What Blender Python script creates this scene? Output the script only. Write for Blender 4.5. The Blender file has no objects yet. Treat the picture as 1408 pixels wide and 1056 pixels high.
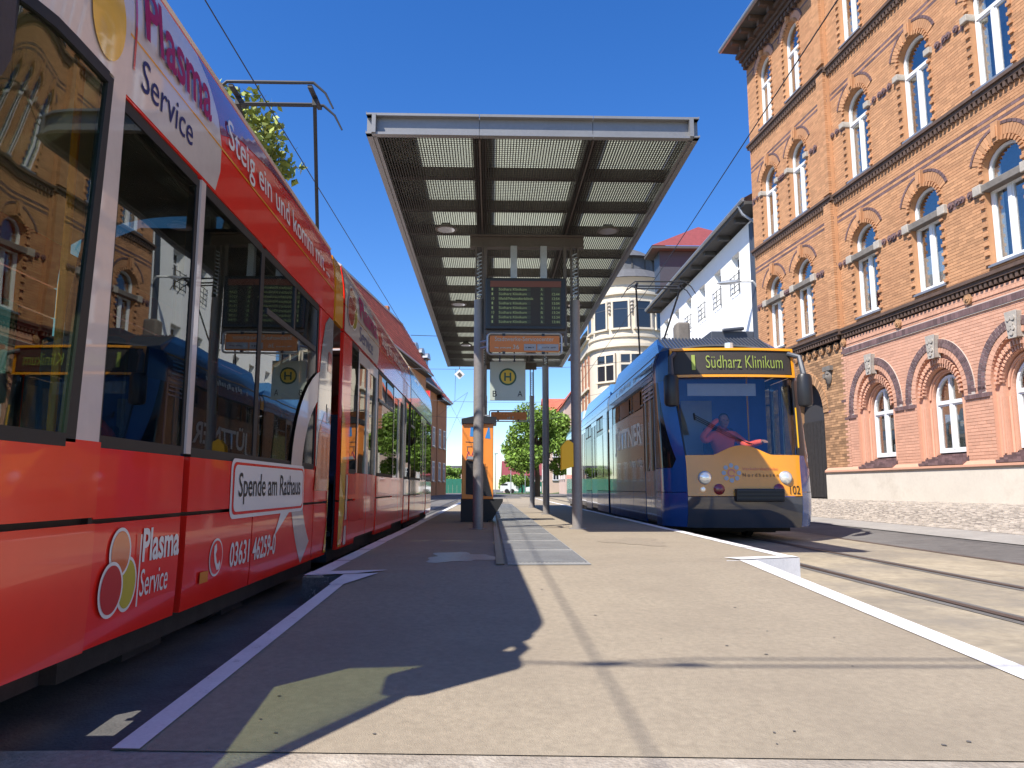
import bpy, bmesh, math, random
import numpy as np
from mathutils import Matrix, Vector, Euler
random.seed(7); rng = np.random.default_rng(7)
R = math.radians
sc = bpy.context.scene
C = sc.collection

# ---------------------------------------------------------------- camera, sky, sun, exposure
cam = bpy.data.objects.new('camera', bpy.data.cameras.new('camera')); C.objects.link(cam)
cam.data.sensor_width = 36; cam.data.lens = 36 * 1030 / 1408
cam.data.clip_start = 0.05; cam.data.clip_end = 2500
cam.location = (0, 0, 0); cam.rotation_euler = (R(90 + 7.904), 0, R(-1.6525))
sc.camera = cam
SUN = Vector((-0.61, -0.556, 1.0)).normalized()
w = bpy.data.worlds.new('World'); sc.world = w; w.use_nodes = True
wn = w.node_tree.nodes; wl = w.node_tree.links
sky = wn.new('ShaderNodeTexSky'); sky.sky_type = 'NISHITA'; sky.sun_disc = False
sky.sun_elevation = math.asin(SUN.z); sky.sun_rotation = math.atan2(SUN.x, SUN.y)
sky.altitude = 0; sky.air_density = 1.0; sky.dust_density = 0.15; sky.ozone_density = 4.0
hs_ = wn.new('ShaderNodeHueSaturation'); hs_.inputs['Saturation'].default_value = 1.30; hs_.inputs['Hue'].default_value = .512
bg = wn['Background']; bg.inputs['Strength'].default_value = 0.125
wl.new(sky.outputs[0], hs_.inputs['Color']); wl.new(hs_.outputs[0], bg.inputs['Color'])
sl = bpy.data.lights.new('sun', 'SUN'); sl.energy = 5.0; sl.angle = R(0.5); sl.color = (1.0, 0.95, 0.88)
so = bpy.data.objects.new('sun', sl); C.objects.link(so)
so.rotation_euler = SUN.to_track_quat('Z', 'Y').to_euler(); so.location = (-20, -20, 40)
vs = sc.view_settings
vs.view_transform = 'Standard'; vs.look = 'None'; vs.gamma = 1; vs.exposure = 0.72; vs.use_curve_mapping = False
sc.cycles.max_bounces = 8; sc.cycles.transparent_max_bounces = 14; sc.cycles.use_denoising = True

# ---------------------------------------------------------------- materials
MATS = {}
def mat(name, col=(.5, .5, .5), rough=.6, metal=0., noise=0., scale=5., bump=0., bscale=60., spec=.5, coat=0., isl=0., emit=None, dirt=None, stretch=None):
    if name in MATS: return MATS[name]
    m = bpy.data.materials.new(name); m.use_nodes = True; MATS[name] = m
    nt = m.node_tree; n = nt.nodes; l = nt.links; b = n['Principled BSDF']
    b.inputs['Base Color'].default_value = (*col, 1); b.inputs['Roughness'].default_value = rough
    b.inputs['Metallic'].default_value = metal; b.inputs['Specular IOR Level'].default_value = spec
    b.inputs['Coat Weight'].default_value = coat; b.inputs['Coat Roughness'].default_value = .03
    if emit: b.inputs['Emission Color'].default_value = (*emit[:3], 1); b.inputs['Emission Strength'].default_value = emit[3]
    tc = n.new('ShaderNodeTexCoord'); src = tc.outputs['Object']
    if stretch:
        mp = n.new('ShaderNodeMapping'); mp.inputs['Scale'].default_value = stretch; l.new(src, mp.inputs[0]); src = mp.outputs[0]
    cur = None
    def mixin(fac_out, fmin, fmax, cur):
        mr = n.new('ShaderNodeMapRange'); mr.inputs[1].default_value = .25; mr.inputs[2].default_value = .75
        mr.inputs[3].default_value = fmin; mr.inputs[4].default_value = fmax; l.new(fac_out, mr.inputs[0])
        v = n.new('ShaderNodeVectorMath'); v.operation = 'SCALE'
        if cur is None: v.inputs[0].default_value = col
        else: l.new(cur, v.inputs[0])
        l.new(mr.outputs[0], v.inputs['Scale']); return v.outputs[0]
    if noise:
        t = n.new('ShaderNodeTexNoise'); t.inputs['Scale'].default_value = scale; t.inputs['Detail'].default_value = 8; t.inputs['Roughness'].default_value = .65
        l.new(src, t.inputs['Vector']); cur = mixin(t.outputs[0], 1 - noise, 1 + noise, cur)
        t2 = n.new('ShaderNodeTexNoise'); t2.inputs['Scale'].default_value = scale * 14; t2.inputs['Detail'].default_value = 4
        l.new(src, t2.inputs['Vector']); cur = mixin(t2.outputs[0], 1 - noise * .6, 1 + noise * .6, cur)
    if isl:
        g = n.new('ShaderNodeNewGeometry'); mr = n.new('ShaderNodeMapRange')
        mr.inputs[1].default_value = 0; mr.inputs[2].default_value = 1; mr.inputs[3].default_value = 1 - isl; mr.inputs[4].default_value = 1 + isl
        l.new(g.outputs['Random Per Island'], mr.inputs[0])
        v = n.new('ShaderNodeVectorMath'); v.operation = 'SCALE'
        if cur is None: v.inputs[0].default_value = col
        else: l.new(cur, v.inputs[0])
        l.new(mr.outputs[0], v.inputs['Scale']); cur = v.outputs[0]
    if dirt:   # (colour, scale, lo, hi)
        t = n.new('ShaderNodeTexNoise'); t.inputs['Scale'].default_value = dirt[1]; t.inputs['Detail'].default_value = 9; t.inputs['Roughness'].default_value = .7
        l.new(src, t.inputs['Vector'])
        mr = n.new('ShaderNodeMapRange'); mr.inputs[1].default_value = dirt[2]; mr.inputs[2].default_value = dirt[3]; l.new(t.outputs[0], mr.inputs[0])
        mx = n.new('ShaderNodeMix'); mx.data_type = 'RGBA'; l.new(mr.outputs[0], mx.inputs[0])
        if cur is None: mx.inputs[6].default_value = (*col, 1)
        else: l.new(cur, mx.inputs[6])
        mx.inputs[7].default_value = (*dirt[0], 1); cur = mx.outputs[2]
    if cur is not None: l.new(cur, b.inputs['Base Color'])
    if bump:
        t = n.new('ShaderNodeTexNoise'); t.inputs['Scale'].default_value = bscale; t.inputs['Detail'].default_value = 6
        l.new(src, t.inputs['Vector']); bp = n.new('ShaderNodeBump'); bp.inputs['Strength'].default_value = bump; bp.inputs['Distance'].default_value = .01
        l.new(t.outputs[0], bp.inputs['Height']); l.new(bp.outputs[0], b.inputs['Normal'])
    return m
def glass(name, tint, refl_ior=1.6, gcol=(1, 1, 1), wave=0., add=0.):
    if name in MATS: return MATS[name]
    m = bpy.data.materials.new(name); m.use_nodes = True; MATS[name] = m
    nt = m.node_tree; n = nt.nodes; l = nt.links; n.remove(n['Principled BSDF']); out = n['Material Output']
    t = n.new('ShaderNodeBsdfTransparent'); t.inputs[0].default_value = (*tint, 1)
    g = n.new('ShaderNodeBsdfGlossy'); g.inputs['Roughness'].default_value = .004; g.inputs[0].default_value = (*gcol, 1)
    f0 = n.new('ShaderNodeLayerWeight'); f0.inputs['Blend'].default_value = .5
    f = n.new('ShaderNodeMath'); f.operation = 'POWER'; f.inputs[1].default_value = 3.2; l.new(f0.outputs['Facing'], f.inputs[0])
    mx = n.new('ShaderNodeMixShader'); l.new(t.outputs[0], mx.inputs[1]); l.new(g.outputs[0], mx.inputs[2])
    ad = n.new('ShaderNodeMath'); ad.operation = 'ADD'; ad.use_clamp = True; ad.inputs[1].default_value = add
    l.new(f.outputs[0], ad.inputs[0]); l.new(ad.outputs[0], mx.inputs[0]); l.new(mx.outputs[0], out.inputs[0])
    if wave:
        tc = n.new('ShaderNodeTexCoord'); no = n.new('ShaderNodeTexNoise'); no.inputs['Scale'].default_value = 1.3; no.inputs['Detail'].default_value = 1
        bp = n.new('ShaderNodeBump'); bp.inputs['Strength'].default_value = wave; bp.inputs['Distance'].default_value = .02
        l.new(tc.outputs['Object'], no.inputs['Vector']); l.new(no.outputs[0], bp.inputs['Height']); l.new(bp.outputs[0], g.inputs['Normal']); l.new(bp.outputs[0], f0.inputs['Normal'])
    return m
def translucent(name, col, tr=.6):
    if name in MATS: return MATS[name]
    m = bpy.data.materials.new(name); m.use_nodes = True; MATS[name] = m
    n = m.node_tree.nodes; l = m.node_tree.links; n.remove(n['Principled BSDF']); out = n['Material Output']
    a = n.new('ShaderNodeBsdfTranslucent'); a.inputs[0].default_value = (*col, 1)
    d = n.new('ShaderNodeBsdfDiffuse'); d.inputs[0].default_value = (*col, 1)
    mx = n.new('ShaderNodeMixShader'); mx.inputs[0].default_value = tr; l.new(d.outputs[0], mx.inputs[1]); l.new(a.outputs[0], mx.inputs[2]); l.new(mx.outputs[0], out.inputs[0])
    return m

M = dict(
 asphalt=mat('asphalt', (.115, .105, .095), .9, noise=.28, scale=5, bump=.5, bscale=90, dirt=((.19, .18, .165), .35, .45, .75)),
 trackbed=mat('track_concrete', (.33, .275, .19), .9, noise=.3, scale=1.0, bump=.4, bscale=60, dirt=((.2, .175, .14), .8, .45, .7)),
 strip=mat('gutter_stone', (.30, .28, .25), .9, noise=.2, scale=2, bump=.3),
 plat=mat('platform_asphalt', (.305, .252, .180), .93, noise=.20, scale=32, bump=.45, bscale=260, dirt=((.22, .18, .13), 1.1, .42, .9)),
 apron=mat('old_concrete', (.34, .29, .23), .95, noise=.3, scale=3, bump=.7, bscale=80, dirt=((.5, .45, .37), 3.5, .5, .7)),
 white=mat('road_paint', (.72, .69, .66), .7, noise=.1, scale=6, dirt=((.3, .27, .25), 9, .6, .75)),
 rail=mat('rail_steel', (.13, .10, .085), .45, .7, noise=.25, scale=4),
 plate=mat('ribbed_plate', (.30, .295, .275), .6, .2, noise=.18, scale=3),
 cobble=mat('cobble_stone', (.40, .345, .285), .85, isl=.28, noise=.15, scale=9),
 cobjoint=mat('cobble_joint', (.17, .145, .12), .95, noise=.2),
 red=mat('red_paint', (.78, .022, .012), .2, noise=.05, scale=.8, coat=.6, spec=.4),
 redor=mat('red_orange_paint', (.80, .045, .016), .2, coat=.6, noise=.05, scale=.8),
 cream=mat('cream_paint', (.60, .50, .44), .25, coat=.8, noise=.05, scale=2),
 purple=mat('magenta_paint', (.20, .010, .07), .2, coat=1.),
 yel=mat('yellow_print', (.72, .40, .012), .25, coat=1.),
 yelgreen=mat('yellow_green_print', (.50, .40, .02), .25, coat=1.),
 orangeball=mat('orange_print', (.60, .13, .03), .25, coat=1.),
 redball=mat('red_print', (.5, .02, .012), .2, coat=1.),
 magtext=mat('magenta_print', (.30, .006, .08), .5, coat=.0, spec=.2),
 navy=mat('navy_print', (.02, .022, .11), .5, spec=.2),
 wprint=mat('white_print', (.72, .68, .64), .35, coat=.3),
 black=mat('black_rubber', (.012, .012, .012), .6, noise=.2),
 blackp=mat('black_plastic', (.02, .02, .022), .38, noise=.1, bump=.1),
 grille=mat('dark_grille', (.02, .02, .022), .5, .3),
 dark=mat('dark_underframe', (.022, .02, .02), .8, noise=.5, scale=8),
 blue=mat('blue_paint', (.010, .075, .28), .2, coat=.5, noise=.06, scale=.8),
 blued=mat('dark_blue_paint', (.012, .05, .16), .2, coat=.5, noise=.1),
 bluel=mat('light_blue_paint', (.10, .27, .50), .15, coat=1.),
 brownp=mat('brown_wrap', (.21, .095, .045), .12, coat=1., noise=.2, scale=1.5, stretch=(1, 2, .4)),
 greyp=mat('silver_paint', (.34, .33, .32), .12, coat=1., noise=.1, scale=1.4, stretch=(1, 2, .3)),
 lightp=mat('pale_wrap', (.55, .60, .62), .15, coat=1., noise=.1, scale=2),
 greenp=mat('green_wrap', (.17, .24, .04), .15, coat=1., noise=.25, scale=1.6, stretch=(1, 2, .3)),
 amber=mat('amber_paint', (.78, .31, .008), .25, coat=.8, noise=.04),
 gloss=mat('black_gloss', (.035, .045, .06), .08, coat=1., spec=.7),
 blackg=mat('black_glazing', (.012, .013, .015), .08, spec=.45),
 valy=mat('validator_yellow', (.90, .47, .004), .5),
 damp=mat('damp_asphalt', (.27, .235, .20), .38, noise=.2, scale=30, bump=.2, bscale=260),
 wornp=mat('worn_asphalt', (.27, .222, .16), .9, noise=.2, scale=32, bump=.45, bscale=260),
 lampglass=mat('headlight_lens', (.75, .74, .70), .12, .6, emit=(1, .95, .8, .12)),
 redlens=mat('red_lens', (.22, .012, .018), .2, coat=1.),
 amberlens=mat('amber_lens', (.62, .2, .01), .25),
 seat=mat('seat_fabric', (.03, .05, .12), .9, noise=.3, scale=12),
 inter=mat('interior_panel', (.32, .32, .33), .6, noise=.05),
 interblue=mat('interior_blue', (.04, .10, .42), .5, noise=.1),
 pole=mat('steel_pole', (.5, .5, .5), .3, .8),
 colg=mat('grey_column_paint', (.235, .215, .20), .45, .15, noise=.12, scale=2.2, dirt=((.15, .13, .115), 3, .55, .8)),
 canopyg=mat('bronze_grey_paint', (.115, .095, .080), .5, .2, noise=.15, scale=3),
 canopyf=mat('light_grey_paint', (.24, .235, .23), .4, .3, noise=.08, scale=2),
 canopyd=mat('dark_slat_paint', (.045, .042, .038), .6, .2, noise=.1),
 opal=translucent('opal_glazing', (.66, .67, .58), .72),
 galv=mat('galvanised_steel', (.42, .43, .44), .4, .6, noise=.15, scale=8),
 screen=mat('display_screen', (.035, .028, .022), .6),
 screentop=mat('display_header', (.17, .06, .04), .6),
 lcd=mat('display_letters', (.20, .24, .11), .5, emit=(.5, .62, .25, .10)),
 lcdbg=mat('display_cell', (.045, .05, .030), .5),
 lcd2=mat('destination_letters', (.22, .27, .05), .5, emit=(.6, .75, .1, .07)),
 orange=mat('orange_sign_paint', (.60, .185, .035), .45, noise=.06, scale=5),
 kiosko=mat('orange_cabinet_paint', (.80, .25, .03), .4, coat=.3, noise=.06, scale=3),
 signw=mat('pale_sign_paint', (.42, .47, .40), .4, noise=.05),
 signg=mat('sign_green', (.012, .07, .03), .4), signy=mat('sign_yellow', (.62, .42, .02), .4),
 bluesp=mat('blue_spray', (.03, .22, .55), .6), redsp=mat('violet_spray', (.30, .02, .12), .6),
 br=mat('ochre_brick', (.485, .25, .122), .88, isl=.17, noise=.10, scale=.6, dirt=((.36, .16, .075), .45, .45, .95)),
 brp=mat('orange_brick', (.58, .31, .205), .85, isl=.09, noise=.08, scale=.8),
 brd=mat('purple_brick', (.15, .09, .085), .65, isl=.3, noise=.2),
 brb=mat('brown_brick', (.36, .20, .10), .9, isl=.4, noise=.3, scale=2),
 mort=mat('dark_mortar', (.13, .070, .045), .95, noise=.2),
 mortp=mat('pale_mortar', (.42, .20, .12), .95, noise=.15),
 mortw=mat('white_mortar', (.50, .42, .36), .95),
 stone=mat('pale_stone', (.40, .355, .30), .9, noise=.25, scale=6, bump=.5, bscale=25),
 kerbd=mat('dirty_kerb', (.10, .09, .08), .95, noise=.5, scale=12, dirt=((.35, .32, .29), 14, .55, .62)),
 stoned=mat('grey_stone', (.17, .15, .13), .9, noise=.3, scale=5),
 corn=mat('cornice_brown', (.10, .062, .045), .8, noise=.3, scale=4),
 plinth=mat('cream_render', (.60, .54, .45), .9, noise=.07, scale=1.2, bump=.15, dirt=((.42, .36, .28), .9, .55, .85)),
 upvc=mat('white_window_frame', (.76, .76, .76), .35),
 curtain=mat('pale_curtain', (.74, .75, .72), .9, noise=.12, scale=3, stretch=(14, 14, .6)),
 blind=mat('pale_blind', (.50, .53, .50), .8),
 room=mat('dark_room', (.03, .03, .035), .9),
 wrender=mat('white_render', (.86, .86, .84), .9, noise=.03, scale=1.5),
 crender=mat('cream_facade', (.66, .58, .45), .9, noise=.07, scale=1.5),
 orender=mat('orange_facade', (.50, .24, .12), .9, noise=.1, scale=1.5),
 prender=mat('pink_facade', (.55, .40, .32), .9, noise=.1, scale=1.5),
 brick2=mat('far_brick', (.38, .16, .08), .9, noise=.25, scale=4),
 slate=mat('slate_roof', (.10, .10, .105), .7, noise=.2, scale=3),
 tile=mat('red_roof_tile', (.50, .12, .065), .75, isl=.25, noise=.25, scale=2),
 tileD=mat('maroon_roof', (.22, .045, .045), .7, noise=.2),
 zinc=mat('zinc_sheet', (.30, .31, .33), .4, .5, noise=.15),
 greyt=mat('anthracite_paint', (.055, .062, .075), .5, noise=.1),
 soffit=mat('dark_soffit', (.075, .070, .065), .8, noise=.15),
 leaf=mat('leaf_green', (.16, .27, .035), .6, isl=.5), leafy=mat('leaf_yellow_green', (.26, .30, .05), .6, isl=.45),
 bark=mat('bark', (.10, .075, .05), .95, noise=.3, bump=.6),
 gfence=mat('green_hoarding', (.02, .16, .10), .6, noise=.15),
 wire=mat('wire_black', (.02, .02, .022), .6), wiregrey=mat('wire_grey', (.10, .10, .11), .5),
 whitecar=mat('white_car_paint', (.75, .75, .75), .3, coat=1.),
 jacket=mat('orange_jacket', (.80, .10, .05), .8, noise=.1), skin=mat('skin', (.30, .15, .10), .6), hair=mat('dark_hair', (.02, .014, .01), .8),
 grass=mat('grass_green', (.07, .12, .03), .95, noise=.3),
 tramglass=glass('tram_glass', (.45, .50, .45), 1.85, (.62, .62, .60), wave=.08, add=.03),
 cabglass=glass('cab_glass', (.70, .76, .56), 1.8, (.60, .60, .58), wave=.10, add=.05),
 screenglass=glass('windscreen_glass', (.92, .94, .95), 1.45, wave=.4, add=.05),
 winglass=glass('window_glass', (.82, .85, .86), 1.75, (.98, .94, .88), wave=.12, add=.20),
 darkglass=mat('dark_window', (.02, .024, .03), .05, spec=.8),
)

# ---------------------------------------------------------------- mesh helpers
class MB:
    def __init__(s): s.v = []; s.f = []; s.m = []
    def quad(s, pts, mi=0):
        b = len(s.v); s.v += [tuple(p) for p in pts]; s.f.append(tuple(range(b, b + len(pts)))); s.m.append(mi); return s
    def box(s, x0, x1, y0, y1, z0, z1, mi=0):
        b = len(s.v)
        s.v += [(x, y, z) for z in (z0, z1) for y in (y0, y1) for x in (x0, x1)]
        for f in ((0, 2, 3, 1), (4, 5, 7, 6), (0, 1, 5, 4), (2, 6, 7, 3), (0, 4, 6, 2), (1, 3, 7, 5)): s.f.append(tuple(b + i for i in f)); s.m.append(mi)
        return s
    def bar(s, p, q, w, h, mi=0, up=(0, 0, 1)):
        p = Vector(p); q = Vector(q); d = (q - p).normalized(); u = Vector(up)
        if abs(d.dot(u)) > .98: u = Vector((1, 0, 0))
        r = d.cross(u).normalized(); u = r.cross(d)
        b = len(s.v)
        for c in (p, q):
            for a, e in ((-1, -1), (1, -1), (1, 1), (-1, 1)): s.v.append(tuple(c + r * a * w / 2 + u * e * h / 2))
        for f in ((3, 2, 1, 0), (4, 5, 6, 7), (0, 1, 5, 4), (1, 2, 6, 5), (2, 3, 7, 6), (3, 0, 4, 7)): s.f.append(tuple(b + i for i in f)); s.m.append(mi)
        return s
    def tube(s, pts, r, n=8, mi=0, caps=True):
        pts = [Vector(p) for p in pts]; b0 = len(s.v); N = len(pts); prev = None
        for i, p in enumerate(pts):
            d = (pts[min(i + 1, N - 1)] - pts[max(i - 1, 0)]).normalized()
            if prev is None: a = d.cross(Vector((0, 0, 1)) if abs(d.z) < .9 else Vector((1, 0, 0))).normalized()
            else: a = (prev - d * prev.dot(d)).normalized()
            prev = a; c = d.cross(a); rr = r[i] if hasattr(r, '__len__') else r
            for k in range(n):
                t = 2 * math.pi * k / n; s.v.append(tuple(p + (a * math.cos(t) + c * math.sin(t)) * rr))
        for i in range(N - 1):
            for k in range(n):
                s.f.append((b0 + i * n + k, b0 + i * n + (k + 1) % n, b0 + (i + 1) * n + (k + 1) % n, b0 + (i + 1) * n + k)); s.m.append(mi)
        if caps:
            s.f.append(tuple(b0 + k for k in reversed(range(n)))); s.m.append(mi)
            s.f.append(tuple(b0 + (N - 1) * n + k for k in range(n))); s.m.append(mi)
        return s
    def grid(s, rows, mi=0, closed=False):
        b = len(s.v); n = len(rows[0])
        for r in rows: s.v += [tuple(p) for p in r]
        for i in range(len(rows) - 1):
            for k in range(n - (0 if closed else 1)):
                s.f.append((b + i * n + k, b + i * n + (k + 1) % n, b + (i + 1) * n + (k + 1) % n, b + (i + 1) * n + k)); s.m.append(mi)
        return s
    def prism(s, poly, fn, a, b_, mi=0):
        """poly: 2D points; fn(u,v,d)->xyz; extruded from depth a to b_"""
        b = len(s.v); n = len(poly)
        for d in (a, b_): s.v += [tuple(fn(p[0], p[1], d)) for p in poly]
        s.f.append(tuple(b + i for i in range(n))); s.m.append(mi)
        s.f.append(tuple(b + n + i for i in reversed(range(n)))); s.m.append(mi)
        for i in range(n): s.f.append((b + i, b + (i + 1) % n, b + n + (i + 1) % n, b + n + i)); s.m.append(mi)
        return s
    def ring(s, A, B, fn, a, b_, mi=0):
        """solid ring between outlines A and B (same count, open), depth a..b_"""
        n = len(A); b = len(s.v)
        for d in (a, b_):
            s.v += [tuple(fn(p[0], p[1], d)) for p in A]; s.v += [tuple(fn(p[0], p[1], d)) for p in B]
        for i in range(n - 1):
            for q in ((i, i + 1, n + i + 1, n + i), (2*n + i, 3*n + i, 3*n + i + 1, 2*n + i + 1), (i, 2*n + i, 2*n + i + 1, i + 1), (n + i, n + i + 1, 3*n + i + 1, 3*n + i)):
                s.f.append(tuple(b + k for k in q)); s.m.append(mi)
        for i in (0, n - 1): s.f.append((b + i, b + n + i, b + 3*n + i, b + 2*n + i)); s.m.append(mi)
        return s
def meshof(name, mb, mats, off=(0, 0, 0), smooth=False):
    me = bpy.data.meshes.new(name)
    v = [(p[0] - off[0], p[1] - off[1], p[2] - off[2]) for p in mb.v] if any(off) else mb.v
    me.from_pydata(v, [], mb.f)
    if not isinstance(mats, (list, tuple)): mats = [mats]
    for m in mats: me.materials.append(M[m] if isinstance(m, str) else m)
    if len(mats) > 1: me.polygons.foreach_set('material_index', mb.m)
    if smooth: me.polygons.foreach_set('use_smooth', [True] * len(mb.f))
    me.update(); return me
def link(name, me, parent=None, **pr):
    o = bpy.data.objects.new(name, me); C.objects.link(o)
    if parent is not None: o.parent = parent
    for k, v in pr.items(): o[k] = v
    return o
OFF = {}
def obj(name, mb, mats, parent=None, smooth=False, bevel=0, solid=0, **pr):
    off = (0, 0, 0)
    if parent is not None:
        r = parent
        while r.parent: r = r.parent
        off = OFF.get(r.name, (0, 0, 0))
    o = link(name, meshof(name, mb, mats, off, smooth), parent, **pr)
    if smooth: autosmooth(o)
    if solid: md = o.modifiers.new('s', 'SOLIDIFY'); md.thickness = solid; md.offset = 0
    if solid and smooth: o.modifiers.new('e', 'EDGE_SPLIT').split_angle = R(40)
    if bevel: md = o.modifiers.new('b', 'BEVEL'); md.width = bevel; md.segments = 2; md.limit_method = 'ANGLE'
    return o
def autosmooth(o, ang=40):
    me = o.data; bm = bmesh.new(); bm.from_mesh(me)
    bmesh.ops.remove_doubles(bm, verts=bm.verts, dist=1e-5)
    for e in bm.edges:
        if len(e.link_faces) == 2: e.smooth = e.calc_face_angle(0) < R(ang)
    bm.to_mesh(me); bm.free()
def thing(name, label, cat, loc=(0, 0, 0), rz=0, group=None, off=None):
    o = bpy.data.objects.new(name, None); C.objects.link(o); o.location = loc; o.rotation_euler = (0, 0, rz)
    o.empty_display_size = .2
    o['label'] = label; o['category'] = cat
    if group: o['group'] = group
    OFF[o.name] = loc if off is None else off
    return o
def tag(o, label, cat, group=None):
    o['label'] = label; o['category'] = cat
    if group: o['group'] = group
    return o
def copy_tree(o, parent=None):
    c = o.copy(); C.objects.link(c)
    if parent is not None: c.parent = parent
    for ch in list(o.children): copy_tree(ch, c)
    return c
def arc(cx, cz, rx, rz, a0, a1, n):
    return [(cx + rx * math.cos(R(a0 + (a1 - a0) * i / n)), cz + rz * math.sin(R(a0 + (a1 - a0) * i / n))) for i in range(n + 1)]
_dg = []
TEXTS = []
def text(name, body, parent, m, fn, a0, b0, wd, ht, bold=0, shear=0, curve=False, **pr):
    """letters normalised into a0..a0+wd, b0..b0+ht, laid on a surface by fn(a,b)->xyz (in the thing's building coordinates)"""
    cu = bpy.data.curves.new(name, 'FONT'); cu.body = body; cu.resolution_u = 3; cu.offset = bold
    cu.fill_mode = 'FRONT'
    o = bpy.data.objects.new(name + '_c', cu); C.objects.link(o)
    TEXTS.append((o, name, parent, m, fn, a0, b0, wd, ht, shear, pr))
def marks(parent, m, fn, a0, b0, wd, ht, n, seed=1):
    """print too small to read in the photograph: a row of short uneven strokes"""
    q = random.Random(seed); g = MB(); st = wd / n
    for i in range(n):
        if q.random() < .12: continue
        a = a0 + i * st; b = b0 + ht * q.choice((0, 0, .2)); w_ = st * q.uniform(.45, .8); h = ht * q.uniform(.6, .85)
        g.quad([fn(a, b), fn(a + w_, b), fn(a + w_, b + h), fn(a, b + h)])
    return obj('small_print', g, m, parent, kind='stuff')
def flush_texts():
    dg = bpy.context.evaluated_depsgraph_get()
    for (o, name, parent, m, fn, a0, b0, wd, ht, shear, pr) in TEXTS:
        me0 = bpy.data.meshes.new_from_object(o.evaluated_get(dg))
        n = len(me0.vertices); co = np.empty(n * 3); me0.vertices.foreach_get('co', co); co = co.reshape(-1, 3)
        if n:
            lo = co.min(0); hi = co.max(0); s = np.maximum(hi - lo, 1e-6)
            a = a0 + (co[:, 0] - lo[0]) / s[0] * wd + shear * (co[:, 1] - lo[1]) / s[1] * ht; b = b0 + (co[:, 1] - lo[1]) / s[1] * ht
            r = parent
            while r is not None and r.parent: r = r.parent
            off = OFF.get(r.name, (0, 0, 0)) if r is not None else (0, 0, 0)
            pts = np.array([fn(x, y) for x, y in zip(a, b)]) - np.array(off)
            me0.vertices.foreach_set('co', pts.ravel()); me0.materials.clear(); me0.materials.append(M[m]); me0.update()
            me0.name = name; link(name, me0, parent, **pr)
        cu = o.data; bpy.data.objects.remove(o); bpy.data.curves.remove(cu)
    TEXTS.clear()

# ---------------------------------------------------------------- ground
def sstep(a, b, x):
    t = min(1, max(0, (x - a) / (b - a))); return t * t * (3 - 2 * t)
def gz(x, y):
    z = -.72 + (-.83 + .72) * sstep(-.5, 2.2, x)
    z += .13 * sstep(5.6, 7.9, x) + .33 * sstep(7.9, 10.5, x)
    z += .08 * sstep(25, 60, y) * (1 - sstep(5, 8, x))
    return z - .07 * (1 - sstep(1.6, 3.4, y))
XS = [-400, -60, -12, -6, -3.5, -1.4, -1.0, -.5, 0, .5, 1, 1.5, 2.2, 2.9, 5.2, 5.6, 6.1, 6.6, 7.1, 7.5, 7.9, 8.4, 9, 9.6, 10.1, 10.5, 12, 60, 400]
YS = [-60, -20, -8, -3, 0, 2, 4, 6, 9, 12, 16, 20, 25, 32, 39, 46, 53, 60, 90, 140, 400]
g = MB(); g.grid([[(x, y, gz(x, y)) for x in XS] for y in YS])
obj('ground', g, 'asphalt', kind='structure')
def sheet(name, x0, x1, y0, y1, dz, m, nx=8, ny=30, **pr):
    g = MB(); g.grid([[(x0 + (x1 - x0) * i / nx, y0 + (y1 - y0) * j / ny, gz(x0 + (x1 - x0) * i / nx, y0 + (y1 - y0) * j / ny) + dz) for i in range(nx + 1)] for j in range(ny + 1)])
    return obj(name, g, m, **pr)
sheet('track_bed', 2.3, 5.72, -10, 60, .006, 'trackbed', 10, 40, kind='structure')
sheet('gutter_strip', 6.95, 7.85, -10, 60, .012, 'strip', 4, 40, kind='structure')
sheet('pavement', 7.85, 11.6, -10, 60, .012, 'cobjoint', 8, 40, kind='structure')
# cobbles: individual stones joined (thousands of them)
def cobbles():
    v = []; f = []
    y = 6.0
    while y < 34:
        pitch = .105
        x = 7.9 + random.uniform(-.02, .02)
        while x < 11.5 - .0875 * (y - 18) * 0 and x < 11.05 - .0875 * (y - 18):
            wd = random.uniform(.085, .12); ln = pitch - .014
            z = gz(x, y) + .012 + random.uniform(.008, .026); b = len(v); i = .014
            z0 = z - .045; jx = random.uniform(-.006, .006); jy = random.uniform(-.006, .006)
            x0, x1, y0, y1 = x + jx, x + wd - .012 + jx, y + jy, y + ln + jy
            v += [(x0, y0, z0), (x1, y0, z0), (x1, y1, z0), (x0, y1, z0), (x0 + i, y0 + i, z), (x1 - i, y0 + i, z), (x1 - i, y1 - i, z), (x0 + i, y1 - i, z)]
            f += [(b + 4, b + 5, b + 6, b + 7), (b, b + 1, b + 5, b + 4), (b + 1, b + 2, b + 6, b + 5), (b + 2, b + 3, b + 7, b + 6), (b + 3, b, b + 4, b + 7)]
            x += wd
        y += pitch
    m = MB(); m.v = v; m.f = f; m.m = [0] * len(f); return m
tag(obj('cobblestones', cobbles(), 'cobble', kind='stuff'), 'pale cobblestones laid along the brick building', 'cobblestones')
# rails (left and right tracks)
for cx, nm in ((-2.45, 'left'), (3.86, 'right')):
    for sx in (-.53, .53):
        g = MB(); x = cx + sx; z = gz(x, 0)
        for (a, b_, dz, mi) in ((-.10, -.034, .010, 1), (-.034, .034, .016, 0), (.034, .062, .004, 1), (.062, .11, .010, 1)):
            g.grid([[(x + a, y, gz(x, y) + dz), (x + b_, y, gz(x, y) + dz)] for y in YS if -20 <= y <= 140], mi)
        obj('rail', g, ['rail', 'asphalt'], kind='structure')
# road seam lines beside the left track and lane lines
sheet('asphalt_seam', -1.72, -1.69, -3, 40, .010, 'dark', 1, 20, kind='structure')
sheet('asphalt_seam', 5.72, 5.80, -10, 60, .010, 'rail', 1, 20, kind='structure')

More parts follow.
